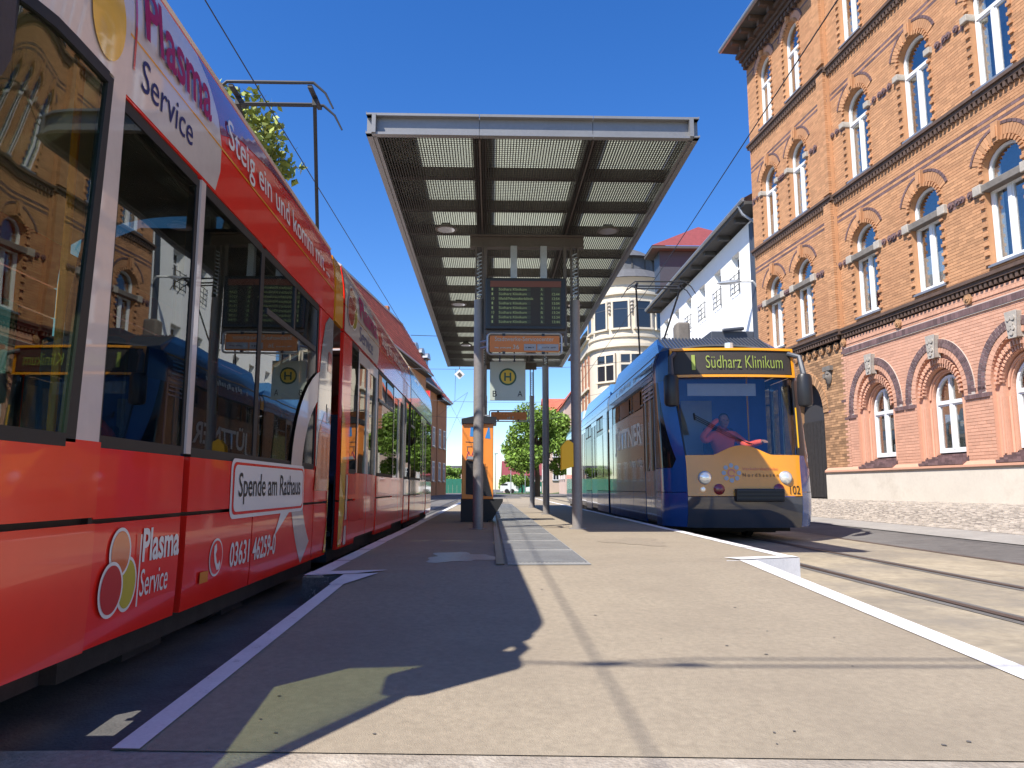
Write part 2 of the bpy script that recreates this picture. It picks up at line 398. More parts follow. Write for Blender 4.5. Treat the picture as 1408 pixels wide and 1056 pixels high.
# ---------------------------------------------------------------- platform
PZ = -.55; XL, XR = -1.17, 2.45; YE = 40.
def rz_(x, y):    # ramp surface
    yb = 4.85 + (x + 1.17) / 3.62 * 1.15
    z = PZ - .067 * max(0, yb - y)
    return max(z, PZ - .067 * (yb - 2.25) - .012 * max(0, 2.25 - y)) if y < 2.25 else z
g = MB()
rows = []
for t in range(21):
    rows.append([(XL + .12 + (XR - .24 - XL) * i / 12, (4.85 + ((XL + .12 + (XR - .24 - XL) * i / 12) + 1.17) / 3.62 * 1.15) * (1 - t / 20) + YE * t / 20, PZ) for i in range(13)])
g.grid(rows)
g.quad([(XL, 4.85, PZ - .35), (XR, 6.0, PZ - .35), (XR, 6.0, PZ - .001), (XL, 4.85, PZ - .001)], 1)
plat = obj('platform', g, ['plat', 'kerbd'], kind='structure')
def kerb(x0, x1, y0, y1, name='kerb'):
    me = {}
    n = int((y1 - y0)); L = (y1 - y0) / n
    for k in range(n):
        j = k % 4
        if j not in me: g = MB(); q = .0015 * j; g.box(0, x1 - x0, .006, L - .006, -.9, PZ + .001 + q, 0); g.quad([(0.004, .012, PZ + .0055 + q), (x1 - x0 - .004, .012, PZ + .0055 + q), (x1 - x0 - .004, L - .012, PZ + .0055 + q), (.004, L - .012, PZ + .0055 + q)], 1); me[j] = meshof('kerb_stone', g, ['apron', 'white'])
        o = link('kerb_stone', me[j], plat); o.location = (x0, y0 + k * L, 0)
kerb(XL, XL + .12, 4.85, YE); kerb(XR - .12, XR, 6.0, YE)
g = MB(); g.box(XL + .02, XL + .10, 4.9, YE - .1, PZ - .3, PZ - .012); g.box(XR - .10, XR - .02, 6.1, YE - .1, PZ - .3, PZ - .012); obj('kerb_joint', g, 'dark', plat)
# ramp down towards the camera
g = MB(); nx = 14; ys = [6.4, 6.0, 5.5, 5.0, 4.5, 4, 3.5, 3, 2.6, 2.25]
def rx(i, y): 
    a = -1.06 + .12 * (y - 2.25) / 2.6 ; b = 2.27 - .062 * (y - 2.25)
    return a + (b - a) * i / nx
g.grid([[(rx(i, y), min(y, 4.85 + (rx(i, y) + 1.17) / 3.62 * 1.15 + .001), rz_(rx(i, y), y) - (0 if y < 4.8 else .0)) for i in range(nx + 1)] for y in ys])
for s_ in (0, nx):
    g.grid([[(rx(s_, y), min(y, 4.85 + (rx(s_, y) + 1.17) / 3.62 * 1.15), rz_(rx(s_, y), y)) for y in ys], [(rx(s_, y), min(y, 4.85 + (rx(s_, y) + 1.17) / 3.62 * 1.15), -.95) for y in ys]], 1)
obj('ramp', g, ['plat', 'apron'], kind='structure')
g = MB()
ya = [2.25, 3, 4, 4.85]
g.grid([[(rx(0, y) + .0 + dx, y, rz_(rx(0, y) + dx, y) + .005) for dx in (.003, .04, .08)] for y in ya])
yb_ = [2.25, 2.8, 3.5, 4.5, 5.3, 5.82]
g.grid([[(rx(nx, y) - dx, y, rz_(rx(nx, y) - dx, y) + .005) for dx in (.14, .07, .003)] for y in yb_])
# painted end of the raised kerbs
g.quad([(XL + .003, 4.853, PZ + .009), (XL + .003, 5.06, PZ + .009), (-.68, 5.16, PZ + .009), (-.86, 4.95, PZ + .009)])
g.quad([(XR - .003, 6.003, PZ + .009), (XR - .003, 6.14, PZ + .009), (1.84, 5.98, PZ + .009), (1.93, 5.82, PZ + .009)])
g.quad([(x, y, rz_(x, y) + .008) for x, y in ((-.955, 4.6), (-.87, 4.6), (-.72, 4.985), (-.93, 4.915))])
obj('ramp_edge_line', g, 'white', kind='structure')
g = MB(); g.box(XL, XL + .16, 4.842, 4.848, -.9, PZ - .004); obj('kerb_end', g, 'kerbd', kind='structure')
g = MB(); yk = lambda x: 4.85 + (x - XL) / (XR - XL) * 1.15 - .008
g.quad([(1.80, yk(1.80), -.9), (XR, yk(XR), -.9), (XR, yk(XR), PZ + .004), (1.80, yk(1.80), PZ + .004)]); g.quad([(XR, yk(XR), -.9), (XR + .004, 6.3, -.9), (XR + .004, 6.3, PZ), (XR, yk(XR), PZ + .004)]); obj('kerb_end_paint', g, 'white', kind='structure')
# apron in front of the ramp
g = MB(); g.grid([[(x, y, rz_(max(-1.1, min(2.3, x)), 2.25) - .004 - .01 * (2.25 - y)) for x in (-6, -3, -1.6, -1.06, 0, 1, 2.27, 2.8, 5, 9)] for y in (2.26, 1.5, 0, -3, -12)])
obj('crossing', g, 'apron', kind='structure')
# ribbed steel plates down the platform
pm = None
g = MB(); L = 1.2; W = .60
g.box(0, W, 0, L - .01, 0, .004)
k = 0
x = -L
while x < W + L:
    # diagonal ribs clipped to the plate
    a0 = max(0, -x / .8) ; y0 = max(.12, (0 - x) / .8); y1 = min(L - .04, (W - .02 - x) / .8)
    if y1 > y0 + .02: g.bar((x + .8 * y0, y0, .005), (x + .8 * y1, y1, .005), .014, .006)
    x += .032
pm = meshof('plate', g, 'plate')
for i in range(17):
    o = link('plate', pm, plat); o.location = (.13, 5.5 + i * L, PZ + .004)
g = MB(); g.box(.045, .105, 5.5, 34, PZ + .004, PZ + .012, 0)
obj('drain_channel', g, 'rail', plat)
g = MB()
for i in range(70):
    x, y = random.uniform(-.8, 2.0), 2.3 + 12 * random.random() ** 1.6; r0 = random.uniform(.004, .009); z = rz_(x, y) if y < 6.2 else PZ
    if .05 < x < .8 and y > 5.4: continue
    g.quad([(x + r0 * random.uniform(.6, 1.3) * math.cos(a), y + r0 * random.uniform(.6, 1.3) * math.sin(a), z + .003) for a in np.linspace(0, 5.5, 7)])
tag(obj('chewing_gum_spots', g, 'asphalt', kind='stuff'), 'small dark gum spots trodden into the platform asphalt', 'stains')
def stain(cx, cy, rx_, ry_, sd, name, m, lab):
    q = random.Random(sd); P = []
    for i in range(40):
        a = i / 40 * 2 * math.pi; k = 1 + .22 * math.sin(3 * a + sd) + .12 * math.sin(7 * a + 2 * sd) + q.uniform(-.05, .05); x, y = cx + rx_ * k * math.cos(a), cy + ry_ * k * math.sin(a); P.append((x, y, PZ + .0025))
    g = MB(); g.quad(P); tag(obj(name, g, m, kind='stuff'), lab, 'stain')
stain(-.25, 6.15, .26, .42, 2, 'damp_stain', 'damp', 'smooth damp stain on the shaded platform asphalt left of the steel plates')
stain(1.5, 7.9, .30, .55, 5, 'worn_patch', 'wornp', 'slightly darker worn patch on the sunlit platform asphalt')
# ---------------------------------------------------------------- brick building
K5 = R(5.0)
bb = thing('brick_building', 'four storey yellow and orange brick building with arched white windows on the right', 'building', (11, 18, -.45), R(95), off=(0, 0, -.45))
def fF(a, b, d): return (a, d, b)          # facade coordinates: a along, b height, d outward
S0, S1 = -13.0, 9.45
WC = [2.6, -.05, -2.65, -5.25, -7.85, -10.45]; WR = [5.93, 8.0]
def outline(c, w_, z0, zs, rise, n=12):
    return [(c - w_, z0)] + [(c + w_ * math.cos(R(180 - 180 * i / n)), zs + rise * math.sin(R(180 * i / n))) for i in range(n + 1)] + [(c + w_, z0)]
class Op:   # opening in the brickwork
    def __init__(s, c, w_, z0, zs, rise): s.c, s.w, s.z0, s.zs, s.r = c, w_, z0, zs, rise
    def span(s, z):
        if z < s.z0 or z > s.zs + s.r: return None
        h = s.w if z <= s.zs else s.w * math.sqrt(max(0, 1 - ((z - s.zs) / s.r) ** 2))
        return (s.c - h, s.c + h)
ops = []
for c in WC: ops.append(Op(c, .86, .50, 2.28, 1.02))
for c in WC + WR:
    ops.append(Op(c, .56, 4.88, 7.12, .48)); ops.append(Op(c, .56, 9.06, 11.25, .50)); ops.append(Op(c, .52, 13.4, 15.55, .52))
ops.append(Op(6.35, 1.05, -.45, 2.35, 1.12))
def bricks(s0, s1, z0, z1, o, colf, mortar, H=.077, LB=.252, dpt=.03, seed=0):
    """returns (brick MB, mortar MB)"""
    rr = random.Random(seed); v = []; f = []; mi = []; g2 = MB(); j = .009; row = 0; z = z0
    while z < z1 - .02:
        zt = min(z + H, z1); zc = (z + zt) / 2
        segs = [(s0, s1)]
        for op in ops:
            sp = op.span(zc)
            if sp:
                ns = []
                for a, b in segs:
                    if sp[1] <= a or sp[0] >= b: ns.append((a, b)); continue
                    if sp[0] > a + .03: ns.append((a, sp[0]))
                    if sp[1] < b - .03: ns.append((sp[1], b))
                segs = ns
        for a, b in segs:
            g2.quad([(a, o - .007, z), (b, o - .007, z), (b, o - .007, zt), (a, o - .007, zt)])
            st = s0 + (LB / 2 if row % 2 else 0); k = math.floor((a - st) / LB); x = st + k * LB
            while x < b:
                xa = max(x, a); xb = min(x + LB, b)
                if xb - xa > .03:
                    p = o + rr.uniform(-.001, .0025); c_ = colf(zc, (xa + xb) / 2)
                    q = len(v); xa += j / 2; xb -= j / 2; za = z + j / 2; zb = zt - j / 2
                    v += [(xa, o - dpt, za), (xb, o - dpt, za), (xb, o - dpt, zb), (xa, o - dpt, zb), (xa, p, za), (xb, p, za), (xb, p, zb), (xa, p, zb)]
                    f += [(q + 4, q + 5, q + 6, q + 7), (q, q + 1, q + 5, q + 4), (q + 1, q + 2, q + 6, q + 5), (q + 2, q + 3, q + 7, q + 6), (q + 3, q, q + 4, q + 7)]
                    mi += [c_] * 5
                x += LB
        z += H; row += 1
    g1 = MB(); g1.v = v; g1.f = f; g1.m = mi; return g1, g2
def colU(z, s):
    for a in (12.05, 12.25, 8.05, 8.25, 16.1):
        if a <= z < a + .078: return 2
    if (10.72 < z < 10.9 or 6.62 < z < 6.8) : 
        return 2 if int((s + 50) / .25) % 3 == 0 else 0
    return 0
def colG(z, s):
    if s > 4.1: return 3 if random.random() < .8 else 2 if (2.2 < z < 2.6) else 3
    if 4.0 < z < 4.16: return 2
    if 2.03 < z < 2.12 and any(.62 < abs(s - c) < 1.42 for c in WC + [5.2]): return 2
    return 1
PIL = 3.9
for (a, b, z0, z1, o, cf, mo, sd) in ((S0, PIL, .58, 4.42, 0, colG, 'mortp', 1), (PIL, S1, -.45, 4.42, .0, colG, 'mort', 2),
                                      (S0, PIL, 4.75, 16.5, 0, colU, 'mort', 3), (PIL, S1, 4.75, 16.5, .10, colU, 'mort', 4)):
    g1, g2 = bricks(a, b, z0, z1, o, cf, mo, seed=sd)
    obj('bricks', g1, ['br', 'brp', 'brd', 'brb'], bb, kind='stuff'); obj('mortar', g2, mo, bb)
g = MB(); g.box(PIL - .01, PIL + .0, 0, .10, 4.75, 16.5); obj('projection_side', g, 'br', bb)
# pilaster of proud bricks at the projection edge
g = MB(); z = 4.75
while z < 16.4:
    if not (8.7 < z < 9.0 or 13.0 < z < 13.3):
        for k in range(2):
            x0 = PIL + .02 + k * .2; g.box(x0, x0 + .19, .10, .19 + random.uniform(-.002, .003), z + .005, z + .072)
    z += .077
obj('pilaster_bricks', g, 'br', bb, kind='stuff')
# outer shell: end wall, back, roof, interior darkness
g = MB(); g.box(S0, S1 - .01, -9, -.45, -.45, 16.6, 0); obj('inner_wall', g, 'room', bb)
g = MB(); g.box(S1 - .12, S1 - .001, -9, -.04, -.45, 16.6, 0); g.box(S0, S0 + .1, -9, -.04, -.45, 16.6, 0); obj('end_wall', g, 'br', bb)
g = MB(); e = -9.4
g.quad([(S0, .95, 17.3), (S1 + .25, .95, 17.3), (S1 + .25, -4.5, 21), (S0, -4.5, 21)]); g.quad([(S0, -10, 17.3), (S0, -4.5, 21), (S1 + .25, -4.5, 21), (S1 + .25, -10, 17.3)])
g.quad([(S1 + .25, .95, 17.3), (S1 + .25, -10, 17.3), (S1 + .25, -4.5, 21)]); obj('roof', g, 'slate', bb)
# cornice: stepped bricks, brackets, gutter
g = MB()
for i, (z, o) in enumerate(((16.45, .16), (16.6, .24), (16.75, .33), (16.9, .45))):
    g.box(S0, S1 + .05 + o * .3, -.1, o, z, z + .15)
obj('cornice', g, 'corn', bb)
g = MB(); x = S0 + .1
while x < S1:
    g.box(x, x + .12, .16, .30, 16.30, 16.45); x += .26
obj('dentils', g, 'corn', bb, kind='stuff')
g = MB(); x = S0 + .2
while x < S1:
    g.box(x, x + .16, .3, .92, 17.06, 17.22); g.box(x, x + .16, .3, .6, 16.85, 17.06); x += .8
obj('eaves_brackets', g, 'corn', bb, kind='stuff')
g = MB(); g.box(S0, S1 + .3, -.1, 1.0, 17.22, 17.3); obj('soffit', g, 'soffit', bb)
g = MB(); g.tube([(S0, 1.02, 17.3), (S1 + .3, 1.02, 17.3)], .09, 10); obj('gutter', g, 'zinc', bb)
# string courses
for z, o, nm in ((8.78, .14, 0), (13.02, .14, 0), (4.55, .16, 1)):
    g = MB()
    for a, b, e in ((S0, PIL, 0), (PIL - .04, S1 + .06, .10)):
        g.box(a, b, -.02, o + e, z + .12, z + .2); g.box(a, b, -.02, o + e - .05, z + .03, z + .12)
    obj('string_course', g, 'corn', bb)
    g = MB(); x = S0 + .05
    while x < S1 - .1:
        e = .10 if x > PIL else 0
        g.box(x, x + .075, -.02 + e, e + .085, z - .09, z + .025); x += .15
    obj('dentils', g, 'corn', bb, kind='stuff')
# orange band with rosettes and dark brick band under it
g = MB(); x = S0
while x < 3.85:
    for r in range(2): g.box(x + .004 + r * .06, x + .121 + r * .06, -.01, .022, 4.26 + r * .085, 4.34 + r * .085)
    x += .125
obj('frieze_bricks', g, 'brp', bb, kind='stuff')
g = MB(); x = S0
while x < 3.9: g.box(x + .003, x + .120, -.01, .045, 3.99, 4.14); x += .125
obj('band_bricks', g, 'brd', bb, kind='stuff')
g = MB()
g.box(S0, 3.9, -.01, .034, 3.965, 3.99); g.box(S0, 3.9, -.01, .03, 4.145, 4.165); obj('band_mortar', g, 'mortw', bb)
def disc(mb, c, z, r, o0, o1, n=10, mi=0): mb.prism([(c + r * math.cos(2 * math.pi * i / n), z + r * math.sin(2 * math.pi * i / n)) for i in range(n)], fF, o1, o0, mi)
g = MB(); disc(g, 0, 0, .12, 0, .055, 12); disc(g, 0, 0, .07, .055, .075, 8); disc(g, 0, 0, .03, .075, .1, 6)
rm = meshof('rosette', g, 'brb')
for s_, z in [(c + 1.3, 4.34) for c in WC] + [(4.3 + .42 * i, 4.3) for i in range(11)]:
    o = link('rosette', rm, bb); o.location = (s_, 0.02, z + .45)
# carved face between gate and first window
g = MB()
for i in range(8):
    t = i / 7 * math.pi; 
rows = []
for i in range(9):
    t = i / 8; rr_ = .16 * math.sin(math.pi * (.06 + .9 * t)) ** .6
    rows.append([(4.84 + rr_ * math.cos(a) * .9, .02 + max(0, rr_ * math.sin(a)) * (1.1 if .3 < t < .6 else .8), 3.2 + .5 * t) for a in np.linspace(0, math.pi, 9)])
g.grid(rows); g.box(4.80, 4.88, .12, .22, 3.38, 3.5); g.box(4.72, 4.80, .1, .16, 3.5, 3.53, 0); g.box(4.88, 4.96, .1, .16, 3.5, 3.53, 0); g.box(4.62, 5.06, .0, .12, 3.62, 3.76)
obj('carved_face', g, 'stoned', bb, smooth=True)
# plinth
g = MB(); g.box(S0, 5.2, -.1, .10, -.45, .48); obj('plinth', g, 'plinth', bb)
g = MB(); g.quad([(S0, .13, .48), (5.22, .13, .48), (5.22, .13, .53), (S0, .13, .53)]); g.quad([(S0, .13, .53), (5.22, .13, .53), (5.22, .01, .62), (S0, .01, .62)]); g.quad([(S0, .13, .48), (S0, -.1, .48), (5.22, -.1, .48), (5.22, .13, .48)]); g.quad([(5.22, .13, .48), (5.22, -.1, .48), (5.22, .01, .62), (5.22, .13, .53)])
obj('plinth_coping', g, 'brp', bb)
g = MB(); g.box(S0, 5.23, .10, .135, .455, .482); obj('plinth_edge', g, 'corn', bb)
# windows
def voussoirs(g, c, zs, rx0, rz0, rx1, rz1, o0, o1, n, a0=2, a1=178, gap=.8, mi=0, skip=None):
    for i in range(n):
        p = a0 + (a1 - a0) * (i + .5 - gap / 2) / n; q = a0 + (a1 - a0) * (i + .5 + gap / 2) / n
        if skip and skip[0] < (p + q) / 2 < skip[1]: continue
        P = [(c + rx * math.cos(R(t)), zs + rz * math.sin(R(t))) for rx, rz, t in ((rx0, rz0, p), (rx1, rz1, p), (rx1, rz1, q), (rx0, rz0, q))]
        g.prism(P, fF, o1, o0, mi)
def sash(win, w_, z0, zs, rise, ztr, o, blind='curtain', ms='upvc'):
    """frame, bars, panes and curtain, all centred on s=0; o = depth of the frame's back"""
    A = outline(0, w_, z0, zs, rise); B = outline(0, w_ - .065, z0 + .07, zs, rise - .065)
    g = MB(); g.ring(A, B, fF, o + .07, o); g.box(-w_, w_, o, o + .075, z0, z0 + .075); obj('frame', g, ms, win)
    g = MB(); g.box(-w_ + .05, w_ - .05, o, o + .085, ztr - .045, ztr + .045); obj('transom', g, ms, win)
    g = MB(); g.box(-.05, .05, o, o + .08, z0 + .07, ztr - .045); obj('mullion', g, ms, win)
    g = MB()
    for s1_ in (-1, 1):   # casement sashes
        a, b = (-w_ + .065, -.05) if s1_ < 0 else (.05, w_ - .065)
        g.box(a, a + .04, o, o + .055, z0 + .075, ztr - .045); g.box(b - .04, b, o, o + .055, z0 + .075, ztr - .045)
        g.box(a + .04, b - .04, o, o + .055, z0 + .075, z0 + .115); g.box(a + .04, b - .04, o, o + .055, ztr - .085, ztr - .045)
    obj('casement', g, ms, win)
    P = outline(0, w_ - .03, z0 + .03, zs, rise - .03)
    g = MB(); g.prism(P, fF, o + .025, o + .019); obj('pane', g, 'winglass', win)
    g = MB(); zt = zs + rise - .1
    if blind == 'curtain':
        for a, b in ((-w_, -w_ + .42 * w_), (w_ - .35 * w_, w_)):
            n = 8; g.grid([[(a + (b - a) * i / n, o - .08 + .02 * (i % 2), z) for i in range(n + 1)] for z in (z0, zs + .1)])
        obj('curtain', g, 'curtain', win)
    elif blind == 'blind':
        z = z0 + .1
        while z < ztr: g.quad([(-w_, o - .06, z), (w_, o - .06, z), (w_, o - .045, z + .028), (-w_, o - .045, z + .028)]); z += .035
        obj('blind', g, 'blind', win)
    elif blind == 'half':
        g.box(-w_, w_, o - .08, o - .075, z0, z0 + (ztr - z0) * .55); obj('curtain', g, 'curtain', win)
def upper_window(kind, blind):
    z0, zs, rise, ztr, w_ = {'F1': (4.95, 7.12, .46, 6.68, .55), 'F2': (9.12, 11.25, .48, 10.86, .55), 'F3': (13.46, 15.55, .5, 15.1, .51)}[kind]
    win = obj('window', MB(), 'br', bb) if False else None
    g = MB(); A = outline(0, w_ + .01, z0 - .07, zs, rise + .02)
    g.grid([[fF(p[0], p[1], .0) for p in A], [fF(p[0], p[1], -.24) for p in A]])
    win = obj('window', g, 'br', bb)
    sash(win, w_, z0, zs, rise, ztr, -.21, blind)
    g = MB(); g.box(-w_ - .04, w_ + .04, -.22, .05, z0 - .075, z0 - .03); g.box(-w_, w_, -.22, .02, z0 - .03, z0 - .005); obj('sill', g, 'zinc', win)
    g = MB()     # toothed jambs and arch of brick ends
    z = z0; i = 0
    while z < zs:
        if i % 2 == 0:
            for s_ in (-1, 1):
                a, b = sorted((s_ * (w_ + .005), s_ * (w_ + .13))); g.box(a, b, -.02, .045, z, z + .075)
        z += .11; i += 1
    voussoirs(g, 0, zs, w_ + .01, rise + .02, w_ + .12, rise + .12, -.02, .045, 17, gap=.55)
    obj('toothed_bricks', g, 'br', win, kind='stuff')
    g = MB(); voussoirs(g, 0, zs, w_ + .13, rise + .13, w_ + .34, rise + .36, -.02, .02, 21, 18, 162, gap=.88, skip=(84, 96)); obj('arch_bricks', g, 'brp' if kind == 'F3' else 'br', win, kind='stuff')
    g = MB(); voussoirs(g, 0, zs, w_ + .35, rise + .37, w_ + .42, rise + .44, -.02, .03, 16, 18, 162, gap=.9); obj('hood_bricks', g, 'brd', win, kind='stuff')
    g = MB(); kz = zs + rise
    g.prism([(-.07, kz + .02), (.07, kz + .02), (.10, kz + .46), (-.10, kz + .46)], fF, .10, -.02); g.prism([(-.05, kz + .1), (.05, kz + .1), (.06, kz + .36), (-.06, kz + .36)], fF, .14, .10)
    obj('keystone', g, 'br', win, bevel=.01)
    g = MB()
    if kind == 'F1':
        g.box(-w_ - .18, w_ + .18, -.2, .07, ztr - .04, ztr + .13); obj('lintel', g, 'stoned', win, bevel=.015)
        g = MB()
        for s_ in (-1, 1): g = MB(); a, b = sorted((s_ * (w_ + .02), s_ * (w_ + .27))); g.box(a, b, -.02, .10, ztr - .07, ztr + .16); obj('impost_stone', g, 'stone', win, bevel=.015)
    elif kind == 'F2':
        for s_ in (-1, 1): g = MB(); a, b = sorted((s_ * (w_ - .02), s_ * (w_ + .2))); g.box(a, b, -.2, .10, ztr - .02, ztr + .15); obj('impost_stone', g, 'stone', win, bevel=.015)
    if kind != 'F3':
        for k in range(2):
            for s_ in (-1, 1): 
                g = MB(); c = s_ * (w_ + .42 + .26 * k); disc(g, c, ztr + .05, .09, -.01, .05, 8); disc(g, c, ztr + .05, .04, .05, .08, 6)
                obj('rosette', g, 'brd', win)
    return win
protos = {}
for kind in ('F1', 'F2', 'F3'):
    for i, c in enumerate(WC + WR):
        bl = ['curtain', 'half', 'curtain', 'blind', 'curtain', 'half', 'half', 'curtain'][(i + {'F1': 0, 'F2': 2, 'F3': 5}[kind]) % 8]
        key = (kind, bl); wdw = protos.get(key)
        if wdw is None: wdw = protos[key] = upper_window(kind, bl)
        else: wdw = copy_tree(wdw, bb)
        wdw.location = (c, .10 if c > 4 else 0, 0)
# ground floor windows in their deep arched niches
def ground_window(blind):
    g = MB(); zs = 2.28
    A = outline(0, .86, .56, zs, 1.02, 20); B = outline(0, .86, .56, zs, 1.02, 20); 
    A2 = outline(0, .80, .56, zs - .05, .92, 20); C2 = outline(0, .66, .60, zs - .08, .74, 20); D2 = outline(0, .56, .80, 2.18, .64, 20); E2 = outline(0, .53, .80, 2.17, .62, 20)
    def P(o_, d): return [fF(p[0], p[1], d) for p in o_]
    g.grid([P(A, 0), P(A, -.10), P(C2, -.10), P(C2, -.24), P(D2, -.24), P(D2, -.40)])
    win = obj('window', g, 'brp', bb)
    sash(win, .53, .86, 2.17, .60, 2.10, -.38, blind)
    g = MB(); g.box(-.035, .035, -.38, -.30, 2.14, 2.74); obj('mullion', g, 'upvc', win)
    g = MB()
    for s_ in (-1, 1):    # roll mouldings beside the window
        g.tube([fF(s_ * .73, .75, -.09), fF(s_ * .73, 2.0, -.09)], .03, 8); g.tube([fF(s_ * .62, .75, -.22), fF(s_ * .62, 2.0, -.22)], .03, 8)
    g.tube([fF(*p, -.22) for p in arc(0, 2.2, .62, .68, 0, 180, 20)], .03, 8)
    obj('moulding', g, 'brp', win, smooth=True)
    g = MB(); voussoirs(g, 0, 2.25, .70, .80, .80, .92, -.12, .0, 26, 0, 180, gap=.5); voussoirs(g, 0, 2.25, .62, .70, .70, .80, -.12, -.05, 26, 3, 183, gap=.5)
    obj('toothed_bricks', g, 'brp', win, kind='stuff')
    g = MB(); voussoirs(g, 0, 2.28, .87, 1.03, 1.02, 1.16, -.02, .012, 30, 0, 180, gap=.9, skip=(83, 97)); obj('arch_bricks', g, 'brp', win, kind='stuff')
    g = MB()
    voussoirs(g, 0, 2.28, 1.03, 1.17, 1.135, 1.265, -.02, .03, 36, -6, 186, gap=.86, skip=(85, 95)); voussoirs(g, 0, 2.28, 1.14, 1.27, 1.245, 1.36, -.02, .03, 36, -9, 183, gap=.86, skip=(85, 95))
    for s_ in (-1, 1):
        for k in range(5): a, b = sorted((s_ * (.92 + k * .078), s_ * (.992 + k * .078))); g.box(a, b, -.01, .035, 2.03, 2.13)
        for k in range(3): a, b = sorted((s_ * (1.03 + k * .08), s_ * (1.105 + k * .08))); g.box(a, b, -.01, .03, 2.2, 2.27)
    obj('dark_arch_bricks', g, 'brd', win, kind='stuff')
    g = MB(); g.ring(arc(0, 2.28, 1.03, 1.17, -8, 188, 40), arc(0, 2.28, 1.25, 1.365, -8, 188, 40), fF, .022, -.01); obj('arch_mortar', g, 'mortw', win)
    g = MB(); g.prism([(-.105, 3.18), (.105, 3.18), (.165, 3.74), (-.165, 3.74)], fF, .13, -.04); 
    for (x, z, r) in ((-.06, 3.6, .05), (.06, 3.6, .05), (0, 3.48, .05), (-.05, 3.38, .04), (.05, 3.38, .04), (0, 3.28, .045)): disc(g, x, z, r, .13, .155, 8)
    obj('keystone', g, 'stone', win, bevel=.012)
    g = MB()
    for k in range(5):
        zz = .82 - k * .052; d0 = -.38 + k * .10
        x = -.80
        while x < .78: g.box(x, x + .115, d0 - .01, d0 + .115, zz - .06, zz); x += .122
    obj('sill_bricks', g, 'brd', win, kind='stuff')
    return win
for i, c in enumerate(WC):
    bl = ['none', 'blind', 'blind'][i % 3]; key = ('G', bl); wdw = protos.get(key)
    if wdw is None: wdw = protos[key] = ground_window(bl)
    else: wdw = copy_tree(wdw, bb)
    wdw.location = (c, 0, 0)
# notices behind ground floor glass
g = MB(); g.box(2.70 - .55, 2.70 - .3, -.37, -.365, .98, 1.2); obj('notice', g, 'upvc', bb)
g = MB(); disc(g, -.3, 1.55, .07, -.37, -.365, 12); obj('notice', g, 'wprint', bb)
# gateway
g = MB(); A = outline(6.35, 1.05, -.45, 2.35, 1.12, 16)
g.grid([[fF(p[0], p[1], 0) for p in A], [fF(p[0], p[1], -.45) for p in A]]); obj('gateway', g, 'brb', bb)
g = MB(); voussoirs(g, 6.35, 2.35, 1.06, 1.13, 1.32, 1.40, -.02, .03, 34, 0, 180, gap=.85); obj('arch_bricks', g, 'brb', bb, kind='stuff')
gd = MB(); gd.box(5.32, 7.38, -.44, -.40, -.45, 2.2)
for k in range(9): gd.box(5.34 + k * .228, 5.34 + k * .228 + .21, -.40, -.375, -.3, 2.15)
obj('gate_door', gd, 'dark', bb)
g = MB()
for z in (1.0, 1.1): pass
g.box(5.26, 5.32, .0, .02, 2.4, 2.46)
# flood light on the cornice
fl = thing('flood_light', 'small grey flood light on the ledge of the brick building', 'lamp', (0, 0, 0)); 
bpy.data.objects.remove(fl)
def world_thing(name, label, cat, loc, group=None): return thing(name, label, cat, loc, 0, group)
# ---------------------------------------------------------------- generic block with windows
def block(t, x0, x1, y0, y1, z0, z1, wallm):
    g = MB(); g.box(x0, x1, y0, y1, z0, z1); return obj('wall', g, wallm, t)
def win_face(t, axis, pos, sgn, c, z0, z1, hw, fm='upvc', gm='darkglass', split=True, name='window', dep=.10, sillm='zinc', head=None):
    """a window in a wall: axis 'x' wall plane x=pos (outward sgn), centred at y=c; axis 'y' likewise"""
    def P(a, d, z): return (pos + sgn * d, a, z) if axis == 'x' else (a, pos + sgn * d, z)
    def B(g, a0, a1, d0, d1, za, zb):
        p, q = P(a0, d0, za), P(a1, d1, zb)
        g.box(min(p[0], q[0]), max(p[0], q[0]), min(p[1], q[1]), max(p[1], q[1]), za, zb)
    g = MB()
    B(g, c - hw, c - hw + .09, .01, .05, z0, z1); B(g, c + hw - .09, c + hw, .01, .05, z0, z1); B(g, c - hw + .09, c + hw - .09, .01, .05, z0, z0 + .09); B(g, c - hw + .09, c + hw - .09, .01, .05, z1 - .09, z1)
    if split: B(g, c - .04, c + .04, .01, .06, z0 + .09, z1 - .09); B(g, c - hw + .09, c - .04, .012, .055, z0 + (z1 - z0) * .68, z0 + (z1 - z0) * .68 + .07); B(g, c + .04, c + hw - .09, .012, .055, z0 + (z1 - z0) * .68, z0 + (z1 - z0) * .68 + .07)
    w_ = obj(name, g, fm, t)
    g = MB(); B(g, c - hw + .04, c + hw - .04, .002, .022, z0 + .04, z1 - .04); obj('pane', g, gm, w_)
    g = MB(); B(g, c - hw - .08, c + hw + .08, .0, .14, z0 - .08, z0 - .01); obj('sill', g, sillm, w_)
    if head: g = MB(); B(g, c - hw - .15, c + hw + .15, .0, .10, z1 + .02, z1 + .22); obj('lintel', g, head, w_)
    return w_
